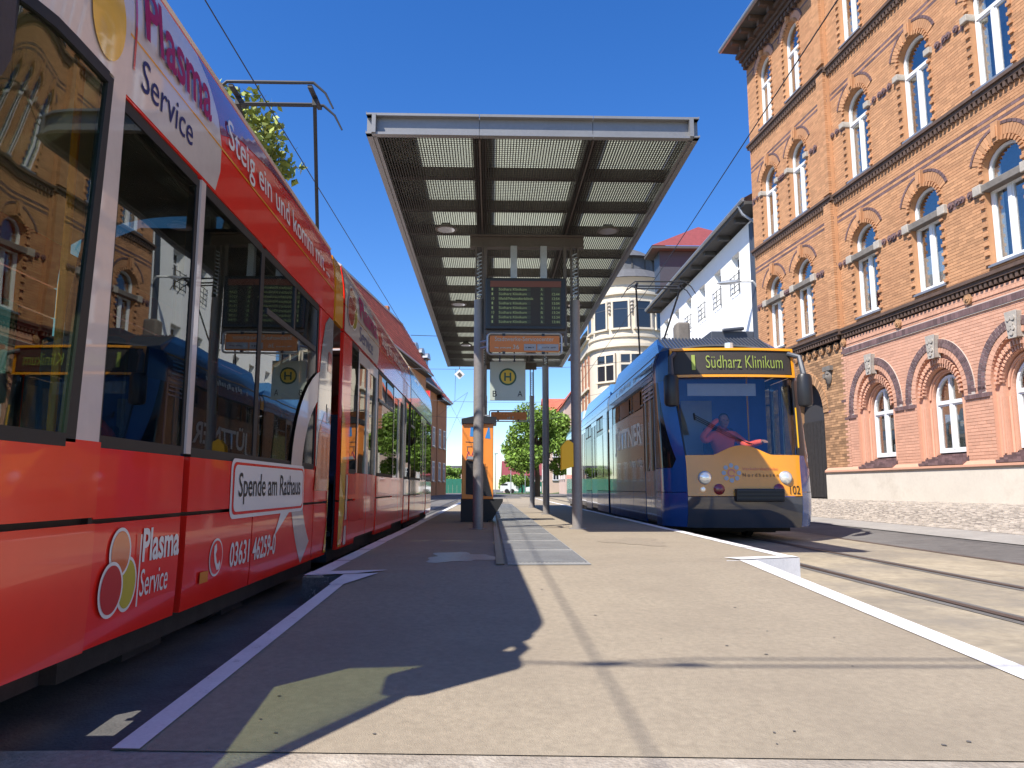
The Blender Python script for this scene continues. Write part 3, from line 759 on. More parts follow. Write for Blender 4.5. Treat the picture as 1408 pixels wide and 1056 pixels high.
# white building with french balconies
wb = world_thing('white_building', 'white rendered building with dark eaves and small window balconies beside the brick building', 'building', (10.5, 28, -.4))
WY0, WY1 = 27.7, 45.2
def recess_wall(t, x, y0, y1, z0, z1, holes, m, d=.28):
    """wall sheet at x facing -x with recessed openings (rows of holes: list of (c, hw, za, zb))"""
    g = MB(); zs_ = sorted({z0, z1, *[h[2] for h in holes], *[h[3] for h in holes]})
    for a, b in zip(zs_, zs_[1:]):
        hs = sorted([(h[0] - h[1], h[0] + h[1]) for h in holes if h[2] <= a + 1e-6 and h[3] >= b - 1e-6])
        y = y0
        for p, q in hs + [(y1, y1)]:
            if p > y: g.quad([(x, y, a), (x, y, b), (x, p, b), (x, p, a)])
            y = q
    for c, hw, za, zb in holes:
        for q in ([(x, c - hw, za), (x, c - hw, zb), (x + d, c - hw, zb), (x + d, c - hw, za)], [(x, c + hw, zb), (x, c + hw, za), (x + d, c + hw, za), (x + d, c + hw, zb)],
                  [(x, c - hw, zb), (x, c + hw, zb), (x + d, c + hw, zb), (x + d, c - hw, zb)], [(x, c + hw, za), (x, c - hw, za), (x + d, c - hw, za), (x + d, c + hw, za)]): g.quad(q)
    g.box(x + d + .001, x + d + .3, y0, y1, z0, z1); g.box(x, x + .02, y1 - .02, y1, z0, z1)
    return obj('wall', g, m, t)
WH = [(30.9 + 2.55 * k, .5, 8.15, 9.95) for k in range(6)] + [(30.9 + 2.55 * k, .5, 4.9, 6.7) for k in range(6)] + [(30.9 + 2.55 * k, .5, 1.4, 3.4) for k in range(6)]
recess_wall(wb, 10.5, WY0, WY1, -.4, 10.75, WH, 'wrender')
for c, hw, za, zb in WH:
    w_ = win_face(wb, 'x', 10.5 + .27, -1, c, za + .03, zb - .03, hw - .02, gm='darkglass')
    if za > 8:
        g = MB()
        for k in range(4): g.tube([(10.42, c - .56, za + .12 + k * .24), (10.42, c + .56, za + .12 + k * .24)], .016, 6)
        for s_ in (-1, 0, 1): g.tube([(10.42, c + s_ * .55, za + .06), (10.42, c + s_ * .55, za + .9)], .016, 6)
        for s_ in (-1, 1): g.tube([(10.42, c + s_ * .55, za + .84), (10.51, c + s_ * .55, za + .84)], .014, 6)
        obj('balcony_rail', g, 'greyt', w_)
g = MB(); g.box(9.9, 11.2, WY0, 46.2, 10.98, 11.1); g.box(9.86, 9.9, WY0, 46.2, 10.95, 11.2); obj('soffit', g, 'soffit', wb)
g = MB()
for k in range(8): g.box(10.0, 10.5, 29.2 + k * 2.2, 29.42 + k * 2.2, 10.78, 10.98)
obj('eaves_bracket', g, 'soffit', wb, kind='stuff')
g = MB(); g.tube([(9.82, WY0, 11.16), (9.82, 46.2, 11.16)], .08, 8); obj('gutter', g, 'zinc', wb)
g = MB(); g.quad([(9.8, WY0, 11.2), (9.8, 46.2, 11.2), (15, 46.2, 14.2), (15, WY0, 14.2)]); obj('roof', g, 'tile', wb)
g = MB(); g.tube([(9.82, 28.25, 11.1), (9.95, 28.2, 10.75), (10.4, 28.05, 10.35), (10.42, 28.05, 9.9), (10.42, 28.05, -.3)], .06, 8); obj('downpipe', g, 'zinc', wb, smooth=True)
g = MB(); g.box(10.44, 10.52, 28.5, 28.95, -.3, 10.6); obj('corner_strip', g, 'greyt', wb)
sl_ = world_thing('wall_lamp', 'grey street lamp head on a short arm fixed to the white building', 'street lamp', (10.4, 28.9, 7.9))
g = MB(); g.tube([(10.42, 28.3, 7.85), (10.3, 28.35, 8.05), (9.9, 28.6, 8.12)], .045, 8); obj('arm', g, 'galv', sl_)
g = MB(); g.grid([[(9.9 - .14 * i + 0, 28.6 + .06 * i + math.cos(a) * wd_, 8.12 + math.sin(a) * wd_ * .5) for a in np.linspace(0, 2 * math.pi, 10)] for i, wd_ in enumerate((.06, .14, .17, .18, .17, .13, .04))]); obj('lamp_head', g, 'galv', sl_, smooth=True)
# house behind with red overhanging roof
hb = world_thing('blue_grey_house', 'blue grey house with red hipped roof rising behind the white building', 'building', (12, 49, -.4))
block(hb, 11.2, 17, 46.0, 47.6, -.4, 12.6, 'greyt'); block(hb, 10.75, 17, 46.0, 47.5, 12.6, 15.0, 'greyt')
g = MB()
g.quad([(10.15, 45.4, 15.2), (18, 45.4, 15.2), (13.6, 47, 17.0)]); g.quad([(10.15, 48, 15.2), (10.15, 45.4, 15.2), (13.6, 47, 17.0), (13.6, 47.1, 17.0)]); obj('roof', g, 'tileD', hb)
g = MB(); g.box(10.17, 17.9, 45.42, 47.9, 15.02, 15.17); obj('soffit', g, 'soffit', hb)

# cream building with round corner turret
tb = world_thing('turret_building', 'cream and orange corner building with round turret and slate cap', 'building', (11.8, 62.5, -.4))
TX, TY, TR = 11.75, 62.5, 3.3
def cyl(t, name, r0, r1, z0, z1, m, n=32, a0=0, a1=360):
    g = MB(); g.grid([[(TX + r * math.cos(R(a0 + (a1 - a0) * i / n)), TY + r * math.sin(R(a0 + (a1 - a0) * i / n)), z) for i in range(n + 1)] for r, z in ((r0, z0), (r1, z1))]); return obj(name, g, m, t, smooth=True)
g = MB(); g.grid([[(TX + r * math.cos(2 * math.pi * i / 40), TY + r * math.sin(2 * math.pi * i / 40), z) for i in range(41)] for r, z in ((TR, -.4), (TR, 11.3), (TR + .25, 11.35), (TR + .25, 11.6), (TR, 11.65), (TR, 12.1), (TR + .12, 12.15), (TR + .12, 12.35), (TR, 12.4), (TR, 15.6), (TR + .2, 15.7), (TR + .2, 15.9), (TR, 16.0), (TR, 16.5), (TR + .35, 16.9), (TR + .5, 17.0))])
obj('turret_wall', g, 'crender', tb, smooth=True)
g = MB(); g.grid([[(TX + r * math.cos(2 * math.pi * i / 24), TY + r * math.sin(2 * math.pi * i / 24), z) for i in range(25)] for r, z in ((TR + .5, 17.05), (TR - .1, 17.75), (2.35, 18.1), (2.3, 19.1), (2.75, 19.15), (1.4, 20.0), (.25, 20.55), (.05, 20.6), (.04, 21.5))]); tr = obj('turret_roof', g, 'slate', tb)
for a in range(0, 360, 30):
    g = MB(); c, s_ = math.cos(R(a)), math.sin(R(a)); g.bar((TX + 2.33 * c, TY + 2.33 * s_, 18.15), (TX + 2.33 * c, TY + 2.33 * s_, 19.1), .12, .12); obj('lantern_post', g, 'soffit', tb)
def turret_window(a, z0, z1, hw, split=False):
    c, s_ = math.cos(R(a)), math.sin(R(a)); n_ = Vector((c, s_, 0)); u = Vector((-s_, c, 0)); O = Vector((TX, TY, 0)) + n_ * TR
    def P(x, d, z): return tuple(O + u * x + n_ * d + Vector((0, 0, z)))
    def B(g, x0, x1, d0, d1, za, zb): g.prism([(x0, za), (x1, za), (x1, zb), (x0, zb)], lambda x, z, d: P(x, d, z), d1, d0)
    g = MB(); B(g, -hw - .14, -hw, -.1, .08, z0, z1); B(g, hw, hw + .14, -.1, .08, z0, z1); B(g, -hw - .14, hw + .14, -.1, .08, z1, z1 + .14); B(g, -hw - .2, hw + .2, -.1, .16, z0 - .15, z0)
    if split: B(g, -.06, .06, -.1, .08, z0, z1); B(g, -hw, -.06, -.1, .07, z0 + (z1 - z0) * .6, z0 + (z1 - z0) * .6 + .16); B(g, .06, hw, -.1, .07, z0 + (z1 - z0) * .6, z0 + (z1 - z0) * .6 + .16)
    w_ = obj('window', g, 'crender', tb)
    g = MB(); B(g, -hw, hw, -.06, .03, z0, z1); obj('pane', g, 'darkglass', w_)
    g = MB(); B(g, -hw + .02, hw - .02, .03, .05, z0 + (z1 - z0) * .7, z0 + (z1 - z0) * .7 + .07); B(g, -hw + .0, -hw + .07, .03, .05, z0, z1); B(g, hw - .07, hw, .03, .05, z0, z1); obj('frame', g, 'greyt', w_)
    return w_
for a in (185, 217, 249, 281, 313): turret_window(a, 12.9, 15.1, .62); 
for a in (225, 262, 299): turret_window(a, 8.6, 10.7, .8, True)
for a in (201, 233, 265, 297):
    c, s_ = math.cos(R(a)), math.sin(R(a)); g = MB()
    for k, z in enumerate((15.1, 14.8, 14.5, 14.2)): 
        g.grid([[(TX + c * (TR + .10) + math.cos(t) * (.22 - .04 * k) * -s_, TY + s_ * (TR + .10) + math.cos(t) * (.22 - .04 * k) * c, z + math.sin(t) * .16) for t in np.linspace(0, 2 * math.pi, 9)], [(TX + c * (TR + .22), TY + s_ * (TR + .22), z)] * 9])
    obj('ornament', g, 'stone', tb)
TH = [(66 + 2.2 * k, .45, 9.3, 11.2) for k in range(5)] + [(66 + 2.2 * k, .45, 6.0, 8.0) for k in range(5)] + [(66 + 2.2 * k, .45, 2.4, 4.4) for k in range(5)]
recess_wall(tb, 8.65, 62.5, 77, -.4, 13.2, TH, 'crender', .2)
for c, hw, za, zb in TH: win_face(tb, 'x', 8.84, -1, c, za, zb, hw - .01)
for k in range(6):
    g = MB(); g.box(8.61, 8.649, 66.55 + 2.2 * (k - 1) , 67.65 + 2.2 * (k - 1), 5.4, 11.6); obj('brick_panel', g, 'brick2', tb)
for z in (5.0, 8.5, 11.8, 12.9):
    g = MB(); g.box(8.45, 8.66, 64.5, 77.1, z, z + .22); obj('ledge', g, 'crender', tb)
g = MB(); g.box(8.1, 9, 64.8, 77.4, 13.2, 13.35); obj('soffit', g, 'soffit', tb)
g = MB(); g.quad([(8.1, 64.8, 13.36), (8.1, 77.4, 13.36), (11, 77.4, 16.5), (11, 64.8, 16.5)]); obj('roof', g, 'slate', tb)
# gabled house farther up the right side
def gable_house(label, x0, x1, y0, y1, ze, zr, wm, rm_, nwin=2, loc=None, ridge='x', floors=((1.0, 2.6), (4.0, 5.6), (6.8, 8.2))):
    t = world_thing('house', label, 'house', ((x0 + x1) / 2, y0, -.8), 'houses at the end of the street')
    block(t, x0, x1, y0, y1, -.8, ze, wm); g = MB(); o = .35
    if ridge == 'x':   # ridge runs along x, eaves face the camera
        ym = (y0 + y1) / 2
        g.grid([[(x0 - o, y0 - o, ze - .1), (x1 + o, y0 - o, ze - .1)], [(x0 - o, ym, zr), (x1 + o, ym, zr)], [(x0 - o, y1 + o, ze - .1), (x1 + o, y1 + o, ze - .1)]])
        obj('roof', g, rm_, t, solid=.12)
        g = MB()
        for x in (x0, x1): g.quad([(x, y0, ze), (x, y1, ze), (x, ym, zr - .1)])
        obj('gable', g, wm, t)
    else:
        xm = (x0 + x1) / 2
        g.grid([[(x0 - o, y0 - o, ze - .1), (x0 - o, y1 + o, ze - .1)], [(xm, y0 - o, zr), (xm, y1 + o, zr)], [(x1 + o, y0 - o, ze - .1), (x1 + o, y1 + o, ze - .1)]])
        obj('roof', g, rm_, t, solid=.12)
        g = MB()
        for y in (y0, y1): g.quad([(x0, y, ze), (x1, y, ze), (xm, y, zr - .1)])
        obj('gable', g, wm, t)
    for za, zb in floors:
        if zb < ze:
            for k in range(nwin): win_face(t, 'y', y0, -1, x0 + (x1 - x0) * (k + .5) / nwin, za, zb, .42)
            for k in range(3): win_face(t, 'x', x0, -1, y0 + (y1 - y0) * (k + .5) / 3, za, zb, .42)
    return t
gable_house('pink gabled house with red roof beyond the cream turret building', 8.4, 13, 84, 92, 9.5, 12.8, 'prender', 'tile', ridge='y')
gable_house('low cream house with red roof partly hidden by the green tree', 7.4, 12, 98, 108, 9.0, 12.2, 'prender', 'tile')
gable_house('maroon roofed house at the very end of the street', 2.2, 10.5, 118, 128, 2.0, 4.3, 'prender', 'tileD', nwin=4, floors=((-.2, 1.2),))
gable_house('small pale house with flat brown roof at the left end of the street', -7.2, -3.9, 104, 112, 2.6, 3.1, 'prender', 'soffit', floors=((.8, 2.0),))
gable_house('little red roofed hut behind the green hoarding', -3.6, -1.9, 112, 116, .9, 1.9, 'wrender', 'tile', floors=())
# tiled houses behind the red tram
def tiles_mb(P, nu, nv):
    """P(u,v) roof plane; wavy overlapping tiles: nu columns, nv rows"""
    g = MB(); O = Vector(P(0, 0)); U = Vector(P(1, 0)) - O; V = Vector(P(0, 1)) - O; N = U.cross(V).normalized()
    if N.z < 0: N = -N
    for r in range(nv):
        a0 = r / nv; a1 = (r + 1.06) / nv
        for c in range(nu):
            b0 = (c + .04) / nu; b1 = (c + .98) / nu; q = []
            for a, h in ((a0, .085), (a1, .035)):
                for b, k in ((b0, 0), ((b0 + b1) / 2, .045), (b1, 0)): q.append(O + U * b + V * a + N * (h + k))
            i = len(g.v); g.v += [tuple(p) for p in q]
            for f in ((i, i + 1, i + 4, i + 3), (i + 1, i + 2, i + 5, i + 4)): g.f.append(f); g.m.append(0)
    return g
A6 = R(6.5)
def row_house(label, s0, s1, ze, zr, wm, rm_, depth=2.6, wins=(), dormers=(), tiles=True, base=(-9.0, 30.0), gable_end=False):
    d = Vector((math.sin(A6), math.cos(A6), 0)); B0 = Vector((*base, -.8)) + d * s0
    t = thing('house', label, 'house', B0, math.atan2(d.y, d.x) , 'row of houses behind the red tram', off=(0, 0, -.8))
    L_ = s1 - s0       # local x along street, local -y towards the street (right)
    g = MB(); g.box(0, L_, 0, 7, -.8, ze); obj('wall', g, wm, t)
    g = MB(); g.quad([(-.1, -.45, ze), (L_ + .1, -.45, ze), (L_ + .1, depth, zr), (-.1, depth, zr)]); g.quad([(-.1, 7.4, ze), (-.1, depth, zr), (L_ + .1, depth, zr), (L_ + .1, 7.4, ze)]); rf = obj('roof', g, 'soffit', t)
    g = MB()
    for x in (0.0, L_): g.quad([(x, 0, ze), (x, 7, ze), (x, depth, zr - .05)])
    obj('gable', g, wm, t)
    if tiles: obj('roof_tiles', tiles_mb(lambda u, v: (-.1 + u * (L_ + .2), -.5 + v * (depth + .5), ze + v * (zr - ze)), int(L_ / .42), 13), rm_, rf, kind='stuff')
    g = MB(); g.tube([(-.1, depth, zr + .08), (L_ + .1, depth, zr + .08)], .10, 8); obj('ridge_cap', g, 'zinc', rf)
    g = MB(); g.box(L_ * .8, L_ * .8 + .5, depth + .2, depth + .7, zr - .6, zr + .7); obj('chimney', g, 'brick2', rf)
    g = MB(); g.tube([(-.1, -.55, ze + .02), (L_ + .1, -.55, ze + .02)], .08, 8); obj('gutter', g, 'zinc', t)
    g = MB(); g.box(-.1, L_ + .1, -.45, 0.01, ze - .14, ze - .04); obj('soffit', g, 'soffit', t)
    for c in wins:
        for za, zb in ((.6, 2.3), (3.6, 5.3)): win_face(t, 'y', 0, -1, c, za, zb, .5)
    for c in dormers:
        yy = depth * .45; zz = ze + (zr - ze) * .45
        g = MB(); g.box(c - .6, c + .6, yy - .5, yy + 1.6, zz - .6, zz + 1.0); dm = obj('dormer', g, 'slate', t)
        g = MB(); g.prism(arc(c, zz + 1.0, .75, .5, 0, 180, 10), lambda a, b, q: (a, q, b), yy - .7, yy + 1.6); obj('dormer_roof', g, 'zinc', dm)
        g = MB(); g.box(c - .35, c + .35, yy - .53, yy - .5, zz - .2, zz + .8); obj('pane', g, 'darkglass', dm)
    return t
row_house('long house with steep bright red tiled roof above the red tram', 10, 29, 8.8, 12.9, 'orender', 'tile', wins=[1.5 + 2.6 * k for k in range(6)], base=(-8.4, 30.0), depth=2.0)
row_house('house with dark roof and three pale dormers', 29.2, 37.0, 8.4, 12.6, 'orender', 'slate', wins=(1.5, 4.1, 6.5), dormers=(1.4, 3.9, 6.4), tiles=False, base=(-9.0, 30.0))
hr = row_house('narrow orange brown end house with red roof and open eaves past the red tram', 37.2, 42.0, 8.0, 12.8, 'orender', 'tile', wins=(1.2, 3.5), base=(-8.95, 30.0), depth=3.5)
# ---------------------------------------------------------------- trees
def tree(label, x, y, h, rad, trunk_r, leafm, n_leaf, leaf, seed, cz=None, name='deciduous_tree', group=None, flat=1.0):
    r_ = random.Random(seed); nr = np.random.default_rng(seed); z0 = gz(x, y)
    t = world_thing(name, label, 'tree', (x, y, z0), group)
    g = MB(); th = h * .4
    g.tube([(x, y, z0), (x + .05, y, z0 + th * .5), (x - .05, y + .1, z0 + th), (x, y, z0 + h * .7), (x, y, z0 + h * .9)], [trunk_r, trunk_r * .8, trunk_r * .65, trunk_r * .35, .03], 8)
    cl = []
    cz = z0 + h - rad * flat if cz is None else cz
    for i in range(26):
        a = r_.uniform(0, 6.283); el = r_.uniform(-.75, 1.0); rr = rad * r_.uniform(.45, .92)
        c = Vector((x + math.cos(a) * rr * math.cos(el), y + math.sin(a) * rr * math.cos(el), cz + math.sin(el) * rr * flat)); cl.append((c, rad * r_.uniform(.22, .42)))
        if i < 16: st = Vector((x, y, z0 + th * r_.uniform(.8, 1.5))); g.tube([st, (st + c) / 2 + Vector((0, 0, rad * .1)), c], [trunk_r * .35, trunk_r * .2, .02], 5)
    obj('trunk', g, 'bark', t, smooth=True)
    per = n_leaf // len(cl); P = []
    for c, cr in cl:
        d = nr.normal(size=(per, 3)); d /= np.linalg.norm(d, axis=1)[:, None]; d *= (cr * nr.uniform(.35, 1.08, per) ** .6)[:, None]; d[:, 2] *= .8
        P.append(d + np.array(c))
    P = np.concatenate(P); n = len(P)
    u = nr.normal(size=(n, 3)); u /= np.linalg.norm(u, axis=1)[:, None]; v = np.cross(u, nr.normal(size=(n, 3))); v /= np.linalg.norm(v, axis=1)[:, None]
    s = (leaf * nr.uniform(.6, 1.4, n))[:, None]
    V = np.stack([P - u * s, P + v * s * .55, P + u * s, P - v * s * .55], 1).reshape(-1, 3)
    me = bpy.data.meshes.new('crown'); me.vertices.add(n * 4); me.vertices.foreach_set('co', V.ravel()); me.loops.add(n * 4); me.loops.foreach_set('vertex_index', np.arange(n * 4)); me.polygons.add(n); me.polygons.foreach_set('loop_start', np.arange(0, n * 4, 4)); me.polygons.foreach_set('loop_total', np.full(n, 4)); me.materials.append(M[leafm]); me.update(); me.validate()
    for vtx_off in (0,): me.transform(Matrix.Translation((-x, -y, -z0)))
    link('crown', me, t, kind='stuff')
    return t
tree('large green leafy tree at the end of the platform seen between the columns', 4.1, 66, 8.0, 3.6, .28, 'leaf', 26000, .13, 3, flat=.95)
tree('tree with yellow green young leaves showing above the roof of the red tram', -8.2, 21.5, 13.2, 2.3, .22, 'leafy', 4200, .12, 5)
tree('small green tree beside the pale house at the left end', -5.2, 98, 3.6, 1.6, .12, 'leaf', 5000, .14, 8)
tree('low rounded bush tree in front of the maroon roofed house', 2.6, 104, 3.0, 1.5, .12, 'leaf', 5000, .14, 9, group=None)
tree('dark conical bush beside the white van', 4.2, 100, 2.8, 1.1, .12, 'leaf', 4000, .12, 10)
# tree on the brick facade side and houses behind the camera: seen only mirrored in the tram glass
# ---------------------------------------------------------------- end of the street
fe = world_thing('green_hoarding', 'green metal hoarding closing the left end of the street', 'fence', (-6, 96, -.8))
g = MB()
for k in range(12): 
    g = MB(); g.box(-7.5 + k * .55, -7.5 + k * .55 + .53, 95.9, 95.95 + .03 * (k % 2), -.75, 1.15); obj('panel', g, 'gfence', fe)
fe2 = world_thing('green_fence', 'low green fence behind the parked cars at the end of the street', 'fence', (6, 112, -.8))
for k in range(16): g = MB(); g.box(3.2 + k * .8, 3.95 + k * .8, 111.9, 111.98, -.7, .9); obj('panel', g, 'gfence', fe2)
g = MB(); g.grid([[(x, y, gz(x, y) + .03) for x in np.linspace(-2, 12, 8)] for y in (92, 96, 102, 110)]); tag(obj('grass', g, 'grass', kind='stuff'), 'grass verge across the end of the street', 'grass')
def car(label, x, y, ln, hh, van):
    t = world_thing('parked_van' if van else 'parked_car', label, 'van' if van else 'car', (x, y, gz(x, y)), 'white vehicles at the end of the street'); z = gz(x, y) + .1
    prof = [(0, .25), (0, .9), (.25, 1.0), (.8, hh), (ln - .1, hh), (ln, hh - .2), (ln, .25)] if van else [(0, .25), (0, .65), (.8, .8), (1.4, hh), (ln - 1.2, hh), (ln - .5, .85), (ln, .8), (ln, .25)]
    g = MB(); g.prism([(p[0] + x, p[1] + z) for p in prof], lambda a, b, d: (a, d, b), y + 1.6, y); obj('body', g, 'whitecar', t, bevel=.05)
    g = MB(); g.box(x + (.9 if van else 1.3), x + ln - (1.2 if not van else 2.2), y - .01, y + .0, z + .95, z + hh - .15); obj('window', g, 'darkglass', t)
    for wx in (.8, ln - .8):
        g = MB(); g.tube([(x + wx, y - .03, z + .22), (x + wx, y + .2, z + .22)], .3, 12); obj('wheel', g, 'black', t)
car('white van parked beyond the platform end', 1.4, 100, 2.3, 1.35, True)
car('small white car parked right of the white van', 4.6, 97, 1.9, 1.0, False)
def mast(label, x, y, h, rad=.06, arm=None):
    t = world_thing('street_mast', label, 'mast', (x, y, gz(x, y))); g = MB(); z = gz(x, y); g.tube([(x, y, z), (x, y, z + h)], [rad, rad * .6], 8); obj('pole', g, 'galv', t)
    g = MB(); g.box(x - .12, x + .28, y - .08, y + .08, z + h - .05, z + h + .03); obj('lamp_head', g, 'zinc', t)
mast('thin grey lamp post just right of the orange cabinet in the distance', .55, 80, 4.3)
mast('thin grey lamp post before the maroon roof', 2.6, 95, 3.6)
mast('thin grey pole left of the columns near the white car', 4.5, 97, 3.2)
mast('lamp post behind the green hoarding', -2.6, 100, 3.0)
# ---------------------------------------------------------------- overhead wires
def wire(label, pts, r=.012, m='wire', name='overhead_wire', group='overhead wires', sag=0, cat='wire'):
    g = MB(); P = []
    for a, b in zip(pts, pts[1:]):
        for k in range(8):
            t = k / 8; P.append((a[0] + (b[0] - a[0]) * t, a[1] + (b[1] - a[1]) * t, a[2] + (b[2] - a[2]) * t - sag * 4 * t * (1 - t)))
    P.append(pts[-1]); g.tube(P, r, 5); o = obj(name, g, m); tag(o, label, cat, group); return o
wire('contact wire running above the red tram', [(-2.95, -15, 4.62), (-2.72, 9, 4.62), (-2.3, 38, 4.66), (-2.0, 80, 4.7)], .007)
wire('contact wire running above the blue tram', [(3.35, -15, 4.80), (3.42, 6.5, 4.80), (3.85, 17, 4.86), (4.25, 40, 4.8), (4.0, 80, 4.9)], .008)
for i, (y, za, zb, lab) in enumerate(((34, 5.4, 5.7, 'first cross wire strung over the street behind the shelter'), (46, 5.3, 5.4, 'second cross wire strung over the street'), (58, 5.4, 5.3, 'third and farthest cross wire strung over the street'))):
    wire(lab, [(-7 + i, y, 5.6), (-2.4, y, za), (4.1, y + 1, zb), (9.5, y + 2, 6.6)], .010, 'wiregrey', sag=.05)
wire('slanting pull wire above the street left of the shelter', [(-5.0, 70, 6.6), (-2.2, 46, 5.3), (-1.6, 34, 5.4)], .010, 'wiregrey')
wire('slanting pull wire running down to the left houses', [(-2.2, 46, 5.3), (-1.35, 44, 5.6), (-4.6, 72, 3.6)], .009, 'wiregrey')
# a span wire with clamps behind the photographer: its shadow crosses the platform
wire('cross wire carrying two clamps above the near end of the platform', [(-7, -.2, 5.55), (-2.6, .02, 4.85), (3.4, .15, 5.0), (9, .3, 6.4)], .012)
wire('second strand of the cross wire above the near end of the platform', [(-3.1, -.03, 4.98), (-2.6, .07, 4.95), (3.4, .2, 5.1), (9, .35, 6.5)], .009)
for lb, xx in (('left clamp gripping the cross wire above the ramp', -2.95), ('right clamp gripping the cross wire above the ramp', -2.62)):
    g = MB(); g.tube([(xx - .10, .0 + .02 * (xx + 3), 4.89), (xx, .01, 4.90), (xx + .10, .02, 4.88)], [.015, .035, .015], 6); tag(obj('wire_clamp', g, 'wire'), lb, 'clamp')
g = MB()
dsg = world_thing('diamond_signal', 'small white diamond tram signal hanging behind the shelter', 'signal', (-.95, 22.6, 3.42))
g = MB(); g.prism([(-.95, 3.28), (-.79, 3.43), (-.95, 3.58), (-1.11, 3.43)], lambda a, b, d: (a, d, b), 22.6, 22.63); obj('board', g, 'upvc', dsg)
g = MB(); g.prism([(-.95, 3.36), (-.88, 3.43), (-.95, 3.5), (-1.02, 3.43)], lambda a, b, d: (a, d, b), 22.58, 22.6); obj('mark', g, 'wiregrey', dsg)
g = MB(); g.tube([(-.95, 22.62, 3.57), (-.95, 22.62, 4.6), (-2.45, 22.62, 4.64)], .01, 5); obj('hanger', g, 'wire', dsg)
